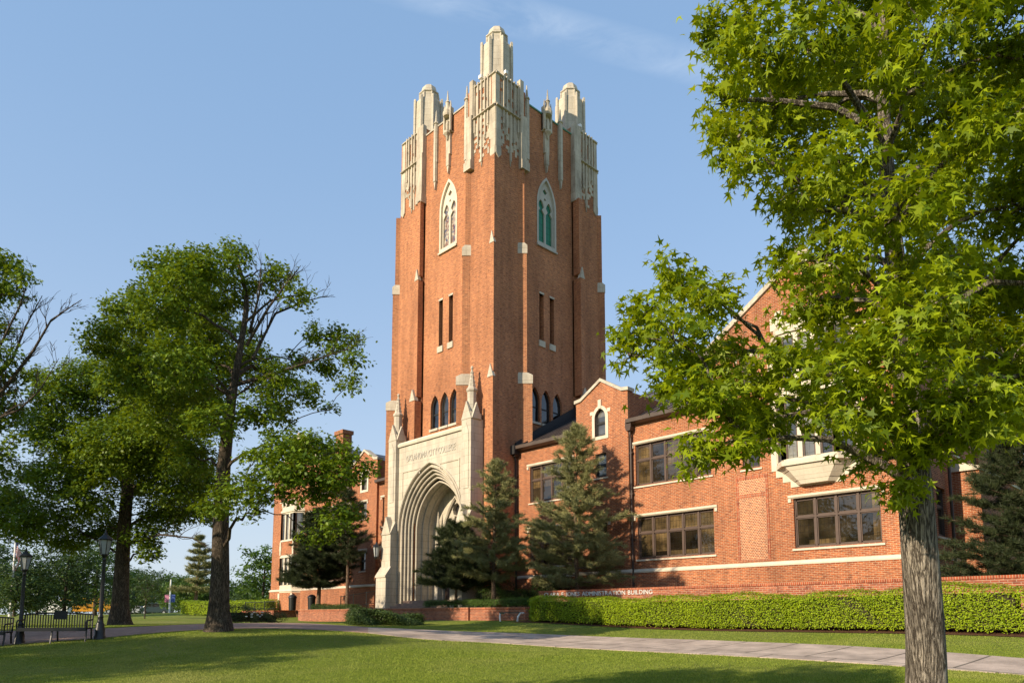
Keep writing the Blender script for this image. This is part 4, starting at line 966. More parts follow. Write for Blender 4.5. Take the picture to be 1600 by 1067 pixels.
def limb(p0, p1, r0, r1, sag=0.0, wob=0.06, n=7, rnd=random):
    p0, p1 = Vector(p0), Vector(p1); d = p1 - p0; L = d.length; pts = []
    for i in range(n):
        t = i/(n-1); q = p0 + d*t + Vector((0, 0, sag*L*math.sin(math.pi*t)))
        if 0 < i < n-1: q += Vector((rnd.uniform(-1,1), rnd.uniform(-1,1), rnd.uniform(-1,1)))*wob*L*0.5
        pts.append(q)
    return pts, [r0 + (r1-r0)*(i/(n-1))**0.8 for i in range(n)]
def grow_tree(name, label, base, trunk, blobs, leaf, size, shape, bark, dens, cat='tree', group=None, clus=0.16, twigs=7, bare=(), seed=1, droop=0.3, shell=0.5, r_end=0.012, fold=0.15, lift=0.12, nleaf=None, first=0.25, per=14):
    """trunk: [(point, radius)]; blobs: [(centre, radius)] of foliage, each on its own limb; bare: leafless limbs"""
    rng = np.random.default_rng(seed); rnd = random.Random(seed)
    T = thing(name, base, label, cat, group)
    tb = MB(); pts = [Vector(p) for p, _ in trunk]; rad = [r for _, r in trunk]
    dense, dr = [], []
    for i in range(len(pts)-1):
        p0, p1, p2, p3 = pts[max(i-1,0)], pts[i], pts[i+1], pts[min(i+2, len(pts)-1)]
        for k in range(6):
            t = k/6; dense.append(0.5*((2*p1) + (p2-p0)*t + (2*p0-5*p1+4*p2-p3)*t*t + (3*p1-p0-3*p2+p3)*t**3)); dr.append(rad[i] + (rad[i+1]-rad[i])*t)
    dense.append(pts[-1]); dr.append(rad[-1])
    tb.tube(dense, dr, 14)
    nodes = [(p, r) for p, r in list(zip(dense, dr))[int(len(dense)*first):]]
    axis_pt = dense[len(dense)//2]
    order = sorted(blobs, key=lambda b: (Vector(b[0]) - axis_pt).length)
    cl = []; ol = []
    for c, rb in order:
        c = Vector(c)
        best = min(nodes, key=lambda q: (q[0]-c).length + max(0, q[0].z - c.z + 0.25*(Vector((q[0].x-c.x, q[0].y-c.y, 0)).length))*1.4 + 0.02/max(q[1], 0.01))
        L = (best[0]-c).length; r0 = min(best[1]*0.75, 0.016*L + 0.02); r1 = max(r_end, r0*0.35)
        p, r = limb(best[0], c, r0, r1, lift, 0.07, 7, rnd); tb.tube(p, r, 6)
        nodes += list(zip(p[2:], r[2:]))
        n = max(4, int(dens * rb**3 * 0.6 + dens * rb**2 * 0.4)) if nleaf is None else max(6, int(nleaf * rb**2))
        ncl = max(3, n // per)
        d = unit(rng.normal(size=(ncl, 3))); rr_ = rb * rng.uniform(shell**3, 1, ncl)**(1/3)
        q = np.array(c) + d*rr_[:, None]*np.array([1, 1, 0.8])
        for i in rng.choice(ncl, min(twigs, ncl), replace=False):
            p, r = limb(c - Vector((0,0,rb*0.15)), Vector(q[i]), r1*0.8, 0.004, 0.08, 0.12, 5, rnd); tb.tube(p, r, 4)
        m = n // ncl + 1
        pt = np.repeat(q, m, 0) + rng.normal(size=(ncl*m, 3)) * clus * np.array([1, 1, 0.6])
        cl.append(pt); ol.append(np.repeat(d, m, 0))
    for path, r0 in bare:
        p = [Vector(x) for x in path]; rs = [r0*(1 - 0.85*i/(len(p)-1)) for i in range(len(p))]
        tb.tube(p, rs, 6)
        for i in range(1, len(p)):
            for _ in range(5):
                a = p[i-1].lerp(p[i], rnd.random()); d = (p[i]-p[i-1]); l = d.length*rnd.uniform(0.35, 0.9)
                e = a + (d.normalized() + Vector((rnd.uniform(-.8,.8), rnd.uniform(-.8,.8), rnd.uniform(-.2,.8)))).normalized()*l
                q, r = limb(a, e, rs[i]*0.5 + 0.004, 0.005, 0.05, 0.12, 5, rnd); tb.tube(q, r, 4)
                for _ in range(3):
                    b = q[rnd.randint(1, 3)]; f = b + (e-a)*0.35 + Vector((rnd.uniform(-.3,.3), rnd.uniform(-.3,.3), rnd.uniform(-.1,.4)))*l
                    q2, r2 = limb(b, f, 0.007, 0.003, 0.05, 0.15, 4, rnd); tb.tube(q2, r2, 3)
    tb.build('trunk', bark, T, smooth=True)
    cen = np.concatenate(cl); out = np.concatenate(ol)
    leaf_cloud('crown', cen, size, shape, leaf, T, base, 0.8, droop, rng, out*0.5, fold)
    return T

# --- the sweetgum close on the right
gx_, gy_ = 0, 0
tb0 = at(1450, 1120, 6.6); gbase = (tb0.x, tb0.y, gz(tb0.x, tb0.y))
D = 6.6
tr = [(Vector((gbase[0], gbase[1], gbase[2]-0.1)), 0.25), (at(1449, 1150, D), 0.185), (at(1446, 1000, D), 0.163), (at(1436, 850, D), 0.150), (at(1430, 770, D), 0.145), (at(1424, 680, D), 0.125), (at(1412, 560, D), 0.105), (at(1400, 420, D+.1), 0.085), (at(1385, 260, D+.1), 0.065), (at(1380, 100, D), 0.045), (at(1385, -120, D), 0.03)]
gb = [(1000,520,38,.3),(1012,478,40,.1),(1055,430,46,.3),(1105,465,46,.0),(1055,530,60,-.3),(1120,555,56,.4),(1095,610,55,-.5),(1060,590,45,.2),(1150,630,58,-.2),(1105,690,30,-.5),(1130,715,26,-.4),(1085,725,22,-.5),(1160,680,40,-.7),(1195,650,55,.4),(985,555,22,.2),(965,525,14,.3),
      (1225,570,62,-.4),(1260,475,54,.5),(1290,400,62,-.5),(1225,410,34,.6),(1300,565,74,-1.0),(1350,480,76,.9),(1400,560,85,-1.2),(1330,640,60,-1.1),(1265,640,45,.6),(1415,655,62,-.9),(1440,725,42,-.6),(1412,760,30,-.4),(1480,680,55,-.7),(1520,620,70,-1.0),(1580,560,75,.2),(1560,640,48,-.3),(1350,720,26,.5),(1385,700,42,.3),(1600,640,40,.5),
      (1145,40,50,.1),(1185,85,60,-.5),(1130,160,36,.2),(1148,215,42,-.2),(1200,170,70,.6),(1180,255,42,-.4),(1255,60,75,-.7),(1250,190,70,.8),(1255,285,52,-.2),(1340,90,85,.9),(1310,250,60,-.9),(1450,60,95,-1.0),(1560,60,95,.7),(1450,180,90,1.0),(1560,190,85,-.9),(1490,290,80,.6),(1590,320,62,-.3),(1400,330,72,-1.2),(1300,330,60,.8),(1470,400,62,-.8),(1560,440,62,.6),(1235,330,30,.2),(1440,480,70,-1.2),(1500,520,70,.9),(1110,210,20,.1),(1105,60,20,.2),
      (1400,-100,130,.3),(1540,-110,130,-.6),(1290,-80,90,.2),(1200,-50,60,-.2),(1690,80,120,.4),(1700,260,120,-.5),(1690,450,110,.2),(1670,580,80,-.3),(1760,360,100,1.0),(1450,-260,150,0),(1350,120,90,1.7),(1500,450,90,1.9),(1600,150,110,2.0),(1420,300,90,2.0),(1560,560,80,1.8)]
gblobs = [(at(x, y, D+dz), r*(D+dz)/F_PX) for x, y, r, dz in gb]
grow_tree('sweetgum_tree', 'large leafy sweetgum with star shaped leaves and furrowed grey trunk close by at right', gbase, tr, gblobs, M['sweetgum'], 0.098, STAR, M['gum_bark'], 0, clus=0.08, twigs=6, per=26, seed=3, droop=0.9, shell=0.25, fold=0.4, nleaf=4500, first=0.42)

# --- big oaks on the left
D = 22.5; b0 = at(342, 981, D); obase = (b0.x, b0.y, gz(b0.x, b0.y))
tr = [(Vector((obase[0], obase[1], obase[2]-0.15)), 0.50), (at(342, 972, D), 0.40), (at(342, 950, D), 0.32), (at(344, 900, D), 0.275), (at(345, 820, D), 0.24), (at(349, 740, D), 0.205), (at(356, 670, D), 0.175), (at(364, 610, D), 0.13), (at(376, 540, D), 0.09), (at(385, 470, D+.3), 0.08), (at(372, 410, D+.3), 0.04)]
ob = [(368,402,28,.3),(335,412,36,-.6),(292,415,36,.8),(248,420,30,.2),(300,440,46,-1),(350,455,44,1),(205,485,44,.5),(250,480,50,-1.2),(168,512,28,0),(310,505,52,1.2),(148,540,26,.6),(190,550,40,1.5),(440,438,22,.5),(468,462,20,-.3),(402,448,20,.3),(425,425,18,1),
      (522,532,28,.6),(552,560,20,-.4),(505,570,24,1),(548,600,18,.2),(462,565,20,.8),(430,590,28,-.8),(480,615,26,.4),(515,640,12,.2),(390,560,32,1.2),(400,640,36,-1),(440,640,26,1),(440,690,28,-1.2),(490,520,18,.6),(560,525,12,.4),
      (280,565,56,-1.6),(225,585,50,.6),(330,580,50,1.8),(262,650,56,2.2),(330,660,42,-1.5),(300,720,44,1.5),
      (378,762,34,-2.2),(430,738,38,-2.6),(480,728,36,-2.4),(505,758,32,-2.0),(540,728,24,-2.3),(562,742,16,-2.2),(352,785,28,-1.8),(522,812,28,-2.4),(492,836,20,-2.3),(543,800,22,-2.2),(468,700,30,-1.5),(520,705,26,-.8),(402,715,26,-2.0),(398,802,14,-2.1),(330,790,22,-1.4),(575,725,12,-2.0),(455,770,26,-2.6),(445,705,28,-2.4),(490,690,24,-2.2),(520,742,28,-2.7),(460,735,32,-3.0),(410,770,26,-2.8),(540,705,18,-2.2),
      (300,470,60,4),(230,520,60,4),(350,540,60,4),(430,600,40,3.5),(300,600,70,4.5)]
bare = [([at(385,540,D),at(420,480,D-.3),at(450,440,D-.4),at(470,415,D-.4)],0.06),([at(395,560,D),at(430,490,D+.6),at(480,470,D+.6),at(512,462,D+.7)],0.055),([at(390,520,D),at(405,460,D-.8),at(408,415,D-.9)],0.05),([at(372,600,D),at(440,580,D-.5),at(500,560,D-.3),at(545,545,D-.2)],0.07)]
grow_tree('oak_tree', 'tall oak in front of the left wing with bare twigs in its crown top', obase, tr, [(at(x,y,D+dz), r*(D+dz)/F_PX) for x,y,r,dz in ob], M['oak'], 0.145, OAKLEAF, M['oak_bark'], 0, clus=0.15, twigs=7, bare=bare, seed=5, shell=0.3, nleaf=2300, per=30)
D = 31.0; b0 = at(188, 977, D); obase = (b0.x, b0.y, gz(b0.x, b0.y))
tr = [(Vector((obase[0], obase[1], obase[2]-0.15)), 0.60), (at(187, 968, D), 0.46), (at(188, 940, D), 0.34), (at(191, 880, D), 0.29), (at(196, 800, D), 0.25), (at(204, 720, D), 0.22), (at(212, 650, D), 0.14), (at(215, 590, D), 0.06)]
ob = [(120,600,42,.4),(82,622,36,-.8),(178,640,58,1),(100,680,50,-1),(200,728,60,1.6),(272,742,58,-1),(62,660,32,1),(142,778,44,-1.8),(320,750,34,.5),(250,800,42,.8),(158,822,34,1.4),(72,812,40,-1),(22,802,44,.3),(34,832,24,-1),(10,780,30,1.5),(210,600,50,-1),(150,585,32,1.5),(225,840,26,-1),(108,840,30,.6),(268,700,50,2),(180,700,60,-2),(130,720,50,2.5),(90,750,40,-2),(50,740,24,1.5),(232,862,16,-1.4),(195,560,30,1),(250,600,44,2.5),(300,640,50,3),(290,790,36,2.6),(230,680,50,-2.6),(330,800,24,1.5),(60,590,20,1)]
grow_tree('oak_tree', 'dark spreading oak behind the benches, left neighbour of the tall oak', obase, tr, [(at(x,y,D+dz), r*(D+dz)/F_PX) for x,y,r,dz in ob], M['oak'], 0.17, OAKLEAF, M['oak_bark'], 0, clus=0.19, twigs=6, bare=[([at(200,850,D-1),at(250,835,D-1.5),at(300,840,D-2),at(330,858,D-2)],0.06)], seed=6, shell=0.3, nleaf=2300, per=30)
D = 19.0; b0 = at(-150, 1020, D); obase = (b0.x, b0.y, gz(b0.x, b0.y))
tr = [(Vector((obase[0], obase[1], obase[2]-0.15)), 0.45), (at(-149, 1000, D), 0.34), (at(-145, 900, D), 0.29), (at(-130, 760, D), 0.25), (at(-110, 640, D), 0.18), (at(-90, 520, D), 0.12), (at(-80, 400, D), 0.06)]
ob = [(8,410,26,.4),(34,432,20,-.3),(4,448,26,.8),(24,462,14,.2),(-40,420,50,0),(-60,480,60,.8),(8,520,18,.5),(-20,560,40,-.6),(10,600,26,.2),(-10,640,40,.8),(20,690,18,-.3),(-30,720,50,.4),(-120,380,70,.5),(-180,480,90,-.5),(-90,600,80,1.2),(-200,620,90,.5),(-120,720,80,-1),(14,640,16,.6),(-5,760,34,.2),(-240,560,80,0),(-170,760,70,1)]
bare = [([at(-20,640,D),at(20,590,D-.2),at(52,548,D-.2),at(80,500,D-.3),at(128,468,D-.3)],0.06),([at(-30,620,D),at(20,560,D+.4),at(40,510,D+.4),at(66,462,D+.5)],0.055),([at(-40,600,D),at(0,540,D),at(30,480,D),at(44,440,D)],0.05),([at(-20,660,D),at(30,640,D-.4),at(62,610,D-.4),at(92,560,D-.5)],0.04)]
grow_tree('oak_tree', 'oak at the far left edge with bare dead branches reaching right', obase, tr, [(at(x,y,D+dz), r*(D+dz)/F_PX) for x,y,r,dz in ob], M['oak'], 0.135, OAKLEAF, M['oak_bark'], 0, clus=0.14, twigs=6, bare=bare, seed=8, shell=0.3, nleaf=2100, per=30)

# two more lawn trees standing behind and to the left of the camera; their shade lies across the foreground
def lawn_tree(label, x, y, h, w, seed):
    z = gz(x, y); rnd = random.Random(seed); bl = []
    for i in range(42):
        t = 0.36 + 0.6*rnd.random(); a = rnd.random()*6.283; r_ = w*0.5*math.sin(math.pi*min(1, (t-0.2)/0.85))*rnd.uniform(0.3, 1.0)
        bl.append(((x + r_*math.cos(a), y + r_*math.sin(a), z + t*h), w*rnd.uniform(0.10, 0.16)))
    grow_tree('oak_tree', label, (x, y, z), [(Vector((x, y, z-0.15)), 0.42), (Vector((x, y, z+0.6)), 0.28), (Vector((x+.05, y, z+0.35*h)), 0.22), (Vector((x, y+.1, z+0.65*h)), 0.13), (Vector((x, y, z+0.92*h)), 0.04)], bl, M['oak'], 0.2, OAKLEAF, M['oak_bark'], 0, clus=0.2, twigs=3, seed=seed, shell=0.3, nleaf=950, per=24)
lawn_tree('oak on the lawn behind the left edge of the photo', -20.8, -11.5, 11.0, 8.8, 31)
lawn_tree('broad oak on the lawn far behind the benches and outside the photo', -29.5, -13.0, 12.0, 9.5, 34)
lawn_tree('oak on the lawn behind the photographer', -7.6, -5.6, 9.6, 6.8, 32)
lawn_tree('tall oak on the lawn beyond the left edge of the photo', -37.0, -1.5, 13.5, 9.5, 33)

# --- pines
def needle_mesh(name, cen, dirs, length, width, per, mat, parent, base, rng, spread=0.75):
    n = len(cen); d = np.repeat(unit(dirs), per, 0); c = np.repeat(cen, per, 0)
    v = unit(d + rng.normal(size=d.shape)*spread); c = c + d*rng.uniform(-0.4, 0.5, (n*per, 1))*length
    s = unit(np.cross(v, rng.normal(size=v.shape))); l = length*rng.uniform(0.7, 1.2, (n*per, 1))
    V = np.stack([c - s*width/2, c + s*width/2, c + v*l], 1)
    return np_mesh(name, V.reshape(-1, 3), 3, mat, parent, base)
def grow_pine(label, base, height, profile, mat, seed, name='pine_tree', bare_to=0.1, whorls=16, per_whorl=6, tuft=0.19, needles=30, trunk_r=0.13, lean=(0,0), droop=0.0, group=None, tuft_step=0.16, width=0.016, rise=0.35, keep=0.9, T_extra=None):
    """profile(t): reach of the branches at height fraction t"""
    rng = np.random.default_rng(seed); rnd = random.Random(seed)
    T = thing(name, base, label, 'tree', group); b = Vector(base); tb = MB()
    ax = lambda t: b + Vector((lean[0]*t*height, lean[1]*t*height, t*height)) + Vector((math.sin(t*5+seed)*0.05, math.cos(t*4+seed)*0.05, 0))*height*0.12
    tb.tube([ax(i/12) - Vector((0,0,0.1 if i == 0 else 0)) for i in range(13)], [trunk_r*(1 - 0.9*i/12)*(1.25 if i == 0 else 1) for i in range(13)], 9)
    C, Dv = [], []
    for w in range(whorls):
        t = bare_to + (0.99 - bare_to)*(w/(whorls-1))**0.92; L = profile(t)
        for j in range(per_whorl):
            a = 2*math.pi*(j + rnd.random()*0.7)/per_whorl + w*1.1; l = L*rnd.uniform(0.65, 1.12); p0 = ax(t + rnd.uniform(-.02, .02))
            if rnd.random() > keep: l *= 0.45
            up = rise*(0.3 + t) - droop
            e = p0 + Vector((math.cos(a)*l, math.sin(a)*l, up*l)); pts, rs = limb(p0, e, 0.012 + 0.012*l, 0.006, -0.06, 0.06, 6, rnd); tb.tube(pts, rs, 4)
            subs = [(pts, l)]
            for _ in range(int(2 + 3.2*l)):
                i = rnd.randint(1, 4); q0 = pts[i]; q1 = q0 + (Vector((math.cos(a + rnd.choice((-1, 1))*rnd.uniform(.4, 1.0)), math.sin(a + rnd.choice((-1, 1))*rnd.uniform(.4, 1.0)), rnd.uniform(-.1, .45))))*l*rnd.uniform(.22, .45)
                sp, sr = limb(q0, q1, 0.009, 0.004, 0.05, 0.1, 4, rnd); tb.tube(sp, sr, 3); subs.append((sp, (q1-q0).length))
            for pts_, ln in subs:
                m = max(2, int(ln/tuft_step)); s0 = 0.35 if pts_ is pts else 0.25
                for i in range(m + 1):
                    f = s0 + (1-s0)*i/m; x = f*(len(pts_)-1); k = min(int(x), len(pts_)-2); q = pts_[k].lerp(pts_[k+1], x-k); d = pts_[k+1]-pts_[k]
                    C.append(q + Vector((rnd.gauss(0,.03), rnd.gauss(0,.03), rnd.gauss(0,.03)))); Dv.append(d.normalized() + Vector((0,0,0.35)))
    for i in range(5): C.append(ax(0.96 + i*0.01)); Dv.append(Vector((0,0,1)))
    tb.build('trunk', M['pine_bark'], T, smooth=True)
    needle_mesh('crown', np.array([tuple(c) for c in C]), np.array([tuple(d) for d in Dv]), tuft, width, needles, mat, T, base, rng)
    return T
ZT = 0.40
grow_pine('broad olive green pine standing behind the lettered brick sign wall', (-22.15, 25.75, ZT), 8.6, lambda t: 3.0*(1-t)**0.62*(0.6 + 0.4*min(1, t*4)) + 0.12, M['needle'], 21, bare_to=0.13, whorls=17, per_whorl=7, tuft_step=0.14, tuft=0.21, needles=34, keep=0.65)
grow_pine('thin pine with sparse olive crown and bare lower branches right of the entrance arch', (-26.55, 24.5, ZT), 7.4, lambda t: 2.3*(1-t)**0.6*(0.7 + 0.3*min(1, t*3)) + 0.1, M['needle'], 22, bare_to=0.2, whorls=17, per_whorl=7, needles=34, tuft_step=0.13, trunk_r=0.12, keep=0.62)
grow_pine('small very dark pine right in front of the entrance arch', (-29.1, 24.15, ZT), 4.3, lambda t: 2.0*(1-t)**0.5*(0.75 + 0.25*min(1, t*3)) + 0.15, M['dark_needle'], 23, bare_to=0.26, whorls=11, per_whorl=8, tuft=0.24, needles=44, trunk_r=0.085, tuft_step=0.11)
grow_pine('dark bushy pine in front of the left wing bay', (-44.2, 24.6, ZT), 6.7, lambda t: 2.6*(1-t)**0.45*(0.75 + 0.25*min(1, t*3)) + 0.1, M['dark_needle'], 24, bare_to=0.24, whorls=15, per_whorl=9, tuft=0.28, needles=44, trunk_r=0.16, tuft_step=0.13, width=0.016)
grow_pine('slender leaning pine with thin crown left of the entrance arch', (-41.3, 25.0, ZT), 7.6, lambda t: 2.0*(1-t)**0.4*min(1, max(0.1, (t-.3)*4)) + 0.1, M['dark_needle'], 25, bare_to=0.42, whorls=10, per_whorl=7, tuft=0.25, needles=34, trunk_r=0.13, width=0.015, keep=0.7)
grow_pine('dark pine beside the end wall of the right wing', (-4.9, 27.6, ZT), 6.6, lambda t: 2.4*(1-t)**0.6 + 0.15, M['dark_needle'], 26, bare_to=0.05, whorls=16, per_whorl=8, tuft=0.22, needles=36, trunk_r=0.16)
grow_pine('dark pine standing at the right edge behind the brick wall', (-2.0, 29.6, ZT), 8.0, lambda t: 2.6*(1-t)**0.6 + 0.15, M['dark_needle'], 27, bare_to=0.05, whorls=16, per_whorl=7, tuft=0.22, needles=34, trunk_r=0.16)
pf = at(306, 956, 88)
grow_pine('lone layered pine with flat tiers standing far off across the lawn', (pf.x, pf.y, gz(pf.x, pf.y)), 9.3, lambda t: 3.3*(1-t)**0.75 + 0.25, M['needle'], 28, bare_to=0.30, whorls=8, per_whorl=7, tuft=0.42, needles=22, keep=0.6, trunk_r=0.26, tuft_step=0.3, width=0.06, rise=0.10)

# --- far trees beyond the lawn
def round_tree(label, px, ybase, depth, h, w, mat, seed, name='broadleaf_tree', size=0.5, n=9, nleaf=60, low=0.25, group='trees beyond the lawn', trunk=None):
    rnd = random.Random(seed); p = at(px, ybase, depth); z = gz(p.x, p.y); base = (p.x, p.y, z); blobs = []
    for i in range(n):
        t = low + (0.92-low)*((i + 0.5)/n); rr_ = w*0.5*math.sin(math.pi*min(1, 0.2 + 0.72*(t-low)/(1-low)))*0.75; a = i*2.4 + rnd.random()
        blobs.append(((p.x + math.cos(a)*rr_, p.y + math.sin(a)*rr_, z + t*h + rnd.uniform(-.04,.04)*h), w*rnd.uniform(0.20, 0.30)))
    blobs.append(((p.x, p.y, z + h*0.86), w*0.24)); blobs.append(((p.x, p.y, z + h*0.55), w*0.34))
    tr_ = trunk or h*0.022
    return grow_tree(name, label, base, [(Vector((p.x,p.y,z-0.2)), tr_*1.5), (Vector((p.x,p.y,z+0.15*h)), tr_), (Vector((p.x+.1,p.y,z+0.45*h)), tr_*0.8), (Vector((p.x,p.y+.1,z+0.8*h)), tr_*0.3)], blobs, mat, size, OVAL, M['oak_bark'], 0, group=group, clus=size*0.7, twigs=2, seed=seed, shell=0.35, nleaf=nleaf)
TREES = [('dark green round tree behind the flag', 100, 958, 62, 6.6, 6.5, 'far_leaf'), ('green tree between the two lamp posts, right of the flag tree', 148, 957, 70, 7.6, 6.2, 'bright_leaf'),
         ('low dark tree at the far left behind the bench', 22, 958, 58, 4.6, 5.6, 'far_leaf'), ('tall far tree left of the flagpole top', -20, 955, 95, 9.5, 9, 'far_leaf'),
         ('pale far tree left of the utility pole', 212, 955, 150, 9.6, 8.5, 'far_leaf'), ('broad far tree right of the spreading oak trunk', 240, 954, 145, 8.2, 9.5, 'far_leaf'), ('far tree directly behind the utility pole', 268, 953, 165, 8.5, 10, 'far_leaf'),
         ('bright rounded tree low behind the lone pine', 290, 953, 120, 6.6, 8.0, 'bright_leaf'), ('far tree just left of the tall oak trunk', 322, 953, 125, 6.0, 7.0, 'far_leaf'), ('small far tree right of the tall oak trunk', 372, 951, 150, 6.6, 7.5, 'far_leaf'),
         ('leafy bright tree at the corner of the left wing', 410, 955, 80, 7.2, 6.0, 'bright_leaf'), ('small tree right of the leafy corner tree trunk', 386, 951, 110, 4.0, 4.5, 'far_leaf'), ('mid green tree over the parked cars', 196, 956, 100, 6.0, 6.0, 'far_leaf'), ('broad tree at the far left edge of the street', 58, 955, 110, 7.5, 9.0, 'far_leaf')]
for i, (lb, px, yb, dp, h_, w_, mt) in enumerate(TREES):
    round_tree(lb, px, yb, dp, h_, w_, M[mt], 40+i, size=0.26 if dp < 75 else 0.42, nleaf=260 if dp < 75 else 110, low=0.18)
round_tree('young sapling with thin trunk on the sunlit lawn beyond the path', 226, 966, 46, 2.9, 2.4, M['far_leaf'], 60, 'sapling', 0.14, 8, 380, 0.4, group=None, trunk=0.035)

# the wooded skyline across the street, one mass
rng = np.random.default_rng(61); n = 26000; X = np.zeros((n, 3)); u = rng.uniform(-0.25, 0.36, n); v = rng.uniform(0, 1, n)**0.8
px_ = u*1600; dp_ = 205 + 25*np.sin(u*21) + rng.uniform(-8, 8, n)
hh = 7.0 + 2.2*np.sin(u*34) + 1.6*np.sin(u*71 + 1) + 1.0*np.sin(u*150)
fx, fy = -math.sin(YAW), math.cos(YAW); lat = (px_-800)/F_PX*dp_
X[:, 0] = fx*dp_ + math.cos(YAW)*lat; X[:, 1] = fy*dp_ + math.sin(YAW)*lat; X[:, 2] = ground_np(X[:, :2]) + v*hh + rng.normal(size=n)*0.3
tag(leaf_cloud('wood', X, 0.85, OVAL, M['far_leaf'], None, (0, 0, 0), 0.9, 0.1, rng), 'hazy line of woods beyond the far street', 'trees', kind='stuff')

# --- hedges and shrubs
def hedge(label, pts, width, h0, h1, n, size, mat, seed, name='hedge', wob=0.05, zoff=0.0, group=None, brown=True, ends=True):
    """clipped hedge along a line; a twiggy core under a skin of leaves"""
    rng = np.random.default_rng(seed); P = [Vector(p) for p in pts]
    T = thing(name, (P[0].x, P[0].y, gz(P[0].x, P[0].y) + zoff), label, 'hedge' if name == 'hedge' else 'shrub', group)
    seg = []; tot = 0
    for a, b in zip(P, P[1:]): seg.append((a, b, tot, (b-a).length)); tot += (b-a).length
    t = rng.uniform(0, tot, n); kind = rng.uniform(0, 1, n); X = np.zeros((n, 3)); O = np.zeros((n, 3))
    u = rng.uniform(0, 1, n); core = MB()
    for a, b, s, l in seg:
        k = (t >= s) & (t <= s + l); f = (t[k]-s)/l; d = (b-a).normalized(); nv = np.array([d.y, -d.x, 0.0])
        base = np.array(a)[None]*(1-f[:, None]) + np.array(b)[None]*f[:, None]; g = ground_np(base[:, :2]) + zoff; kk = kind[k]; uu = u[k]
        hh = h0 + (h1-h0)*((s + f*l)/tot)
        hh = hh*(1 + wob*(np.sin(t[k]*2.1) + np.sin(t[k]*0.83+1) + np.sin(t[k]*5.3)*0.5)*0.5)
        side = np.where(kk < 0.52, 1.0, np.where(kk < 0.68, -1.0, 0.0)); rnd_ = 0.05*width
        bulge = 1 + wob*1.2*np.sin(t[k]*3.1 + uu*3)
        off = np.where(side != 0, side*0.5*bulge, uu - 0.5)*width; zz = np.where(side != 0, 0.06 + 0.94*uu, 1.0)*hh
        edge = np.clip((np.abs(off)/(0.5*width) - 0.75)*4, 0, 1)*np.clip(zz/hh*6 - 5, 0, 1); zz = zz - edge*0.08*hh
        X[k] = base + nv[None]*off[:, None]; X[k, 2] = g + zz; O[k] = nv[None]*side[:, None]*1.6 + np.array([0, 0, 1.0])[None]*(side == 0)[:, None]
        e = d*0.12; w2 = width*0.36
        for i in range(max(1, int(l/2))):
            m_ = max(1, int(l/2)); q0, q1 = a.lerp(b, i/m_), a.lerp(b, (i+1)/m_); z0, z1 = gz(q0.x, q0.y)+zoff, gz(q1.x, q1.y)+zoff; ha = (h0 + (h1-h0)*(s + l*i/m_)/tot)*0.86; hb = (h0 + (h1-h0)*(s + l*(i+1)/m_)/tot)*0.86
            N = Vector((d.y, -d.x, 0))*w2
            if i == 0: q0 = q0 + e
            if i == m_-1: q1 = q1 - e
            core.hexa([(*(q0+N).xy, z0+.1), (*(q1+N).xy, z1+.1), (*(q1-N).xy, z1+.1), (*(q0-N).xy, z0+.1)], [(*(q0+N).xy, z0+ha), (*(q1+N).xy, z1+hb), (*(q1-N).xy, z1+hb), (*(q0-N).xy, z0+ha)])
    if ends:
        ne = int(n*0.05)
        for a, b, idx in ((P[0], P[1], slice(0, ne)), (P[-1], P[-2], slice(ne, 2*ne))):
            d = (a-b).normalized(); nv = np.array([d.y, -d.x, 0.0]); m_ = ne; q = rng.uniform(-.5, .5, m_); v = rng.uniform(0.05, 1, m_); hh = h0 if a is P[0] else h1
            X[idx] = np.array(a)[None] + nv[None]*(q*width)[:, None]; X[idx, 2] = gz(a.x, a.y) + zoff + v*hh; O[idx] = np.array(d)[None]*1.5
    X += rng.normal(size=X.shape)*np.array([0.035, 0.035, 0.03])*(1 + 2*wob)
    if name == 'hedge' and tot > 12:            # thin patches where the stems show
        thin = np.sin(t*0.9 + 2)*np.sin(t*2.3 + u*4) > 0.80; keep = ~(thin & (rng.uniform(size=n) < 0.6)); X, O = X[keep], O[keep]
    core.build('stems', M['twig'], T)
    leaf_cloud('foliage', X, size, OVAL, mat, T, (0, 0, 0), 0.55, 0.1, rng, O*0.6)
    return T
hb0 = [at(822, 971, 30.4), at(1000, 977, 26.8), at(1230, 985, 22.6), at(1600, 992, 18.3), at(2100, 1005, 14.5)]
hedge('long clipped bright green hedge in front of the lettered brick wall', [(p.x, 22.45, 0) for p in hb0], 0.9, 0.98, 1.28, 95000, 0.058, M['hedge'], 71, wob=0.09)
a_, b_ = at(292, 958, 66), at(425, 955, 58)
hedge('bright clipped hedge far left behind the tall oak trunk', [(a_.x, a_.y, 0), (b_.x, b_.y, 0)], 1.2, 1.25, 1.25, 16000, 0.11, M['hedge'], 72, wob=0.04)
a_, b_ = at(545, 977, 30.5), at(655, 974, 31.5)
hedge('low dark spreading shrub row in front of the garden wall left of the arch', [(a_.x, a_.y, 0), (b_.x, b_.y, 0)], 1.5, 0.50, 0.42, 16000, 0.075, M['shrub'], 73, 'shrub', wob=0.35)
a_, b_ = at(362, 971, 34), at(418, 970, 38)
hedge('dark low shrub with white blossoms beside the tall oak trunk', [(a_.x, a_.y, 0), (b_.x, b_.y, 0)], 1.4, 0.62, 0.5, 7000, 0.08, M['shrub'], 74, 'shrub', wob=0.4)
hedge('low clipped ground hedge on top of the curved garden wall before the arch', [(-31.0, 23.75, 0), (-23.5, 23.75, 0)], 0.5, 0.30, 0.30, 9000, 0.06, M['bright_leaf'], 75, 'hedge', wob=0.1, zoff=0.66)
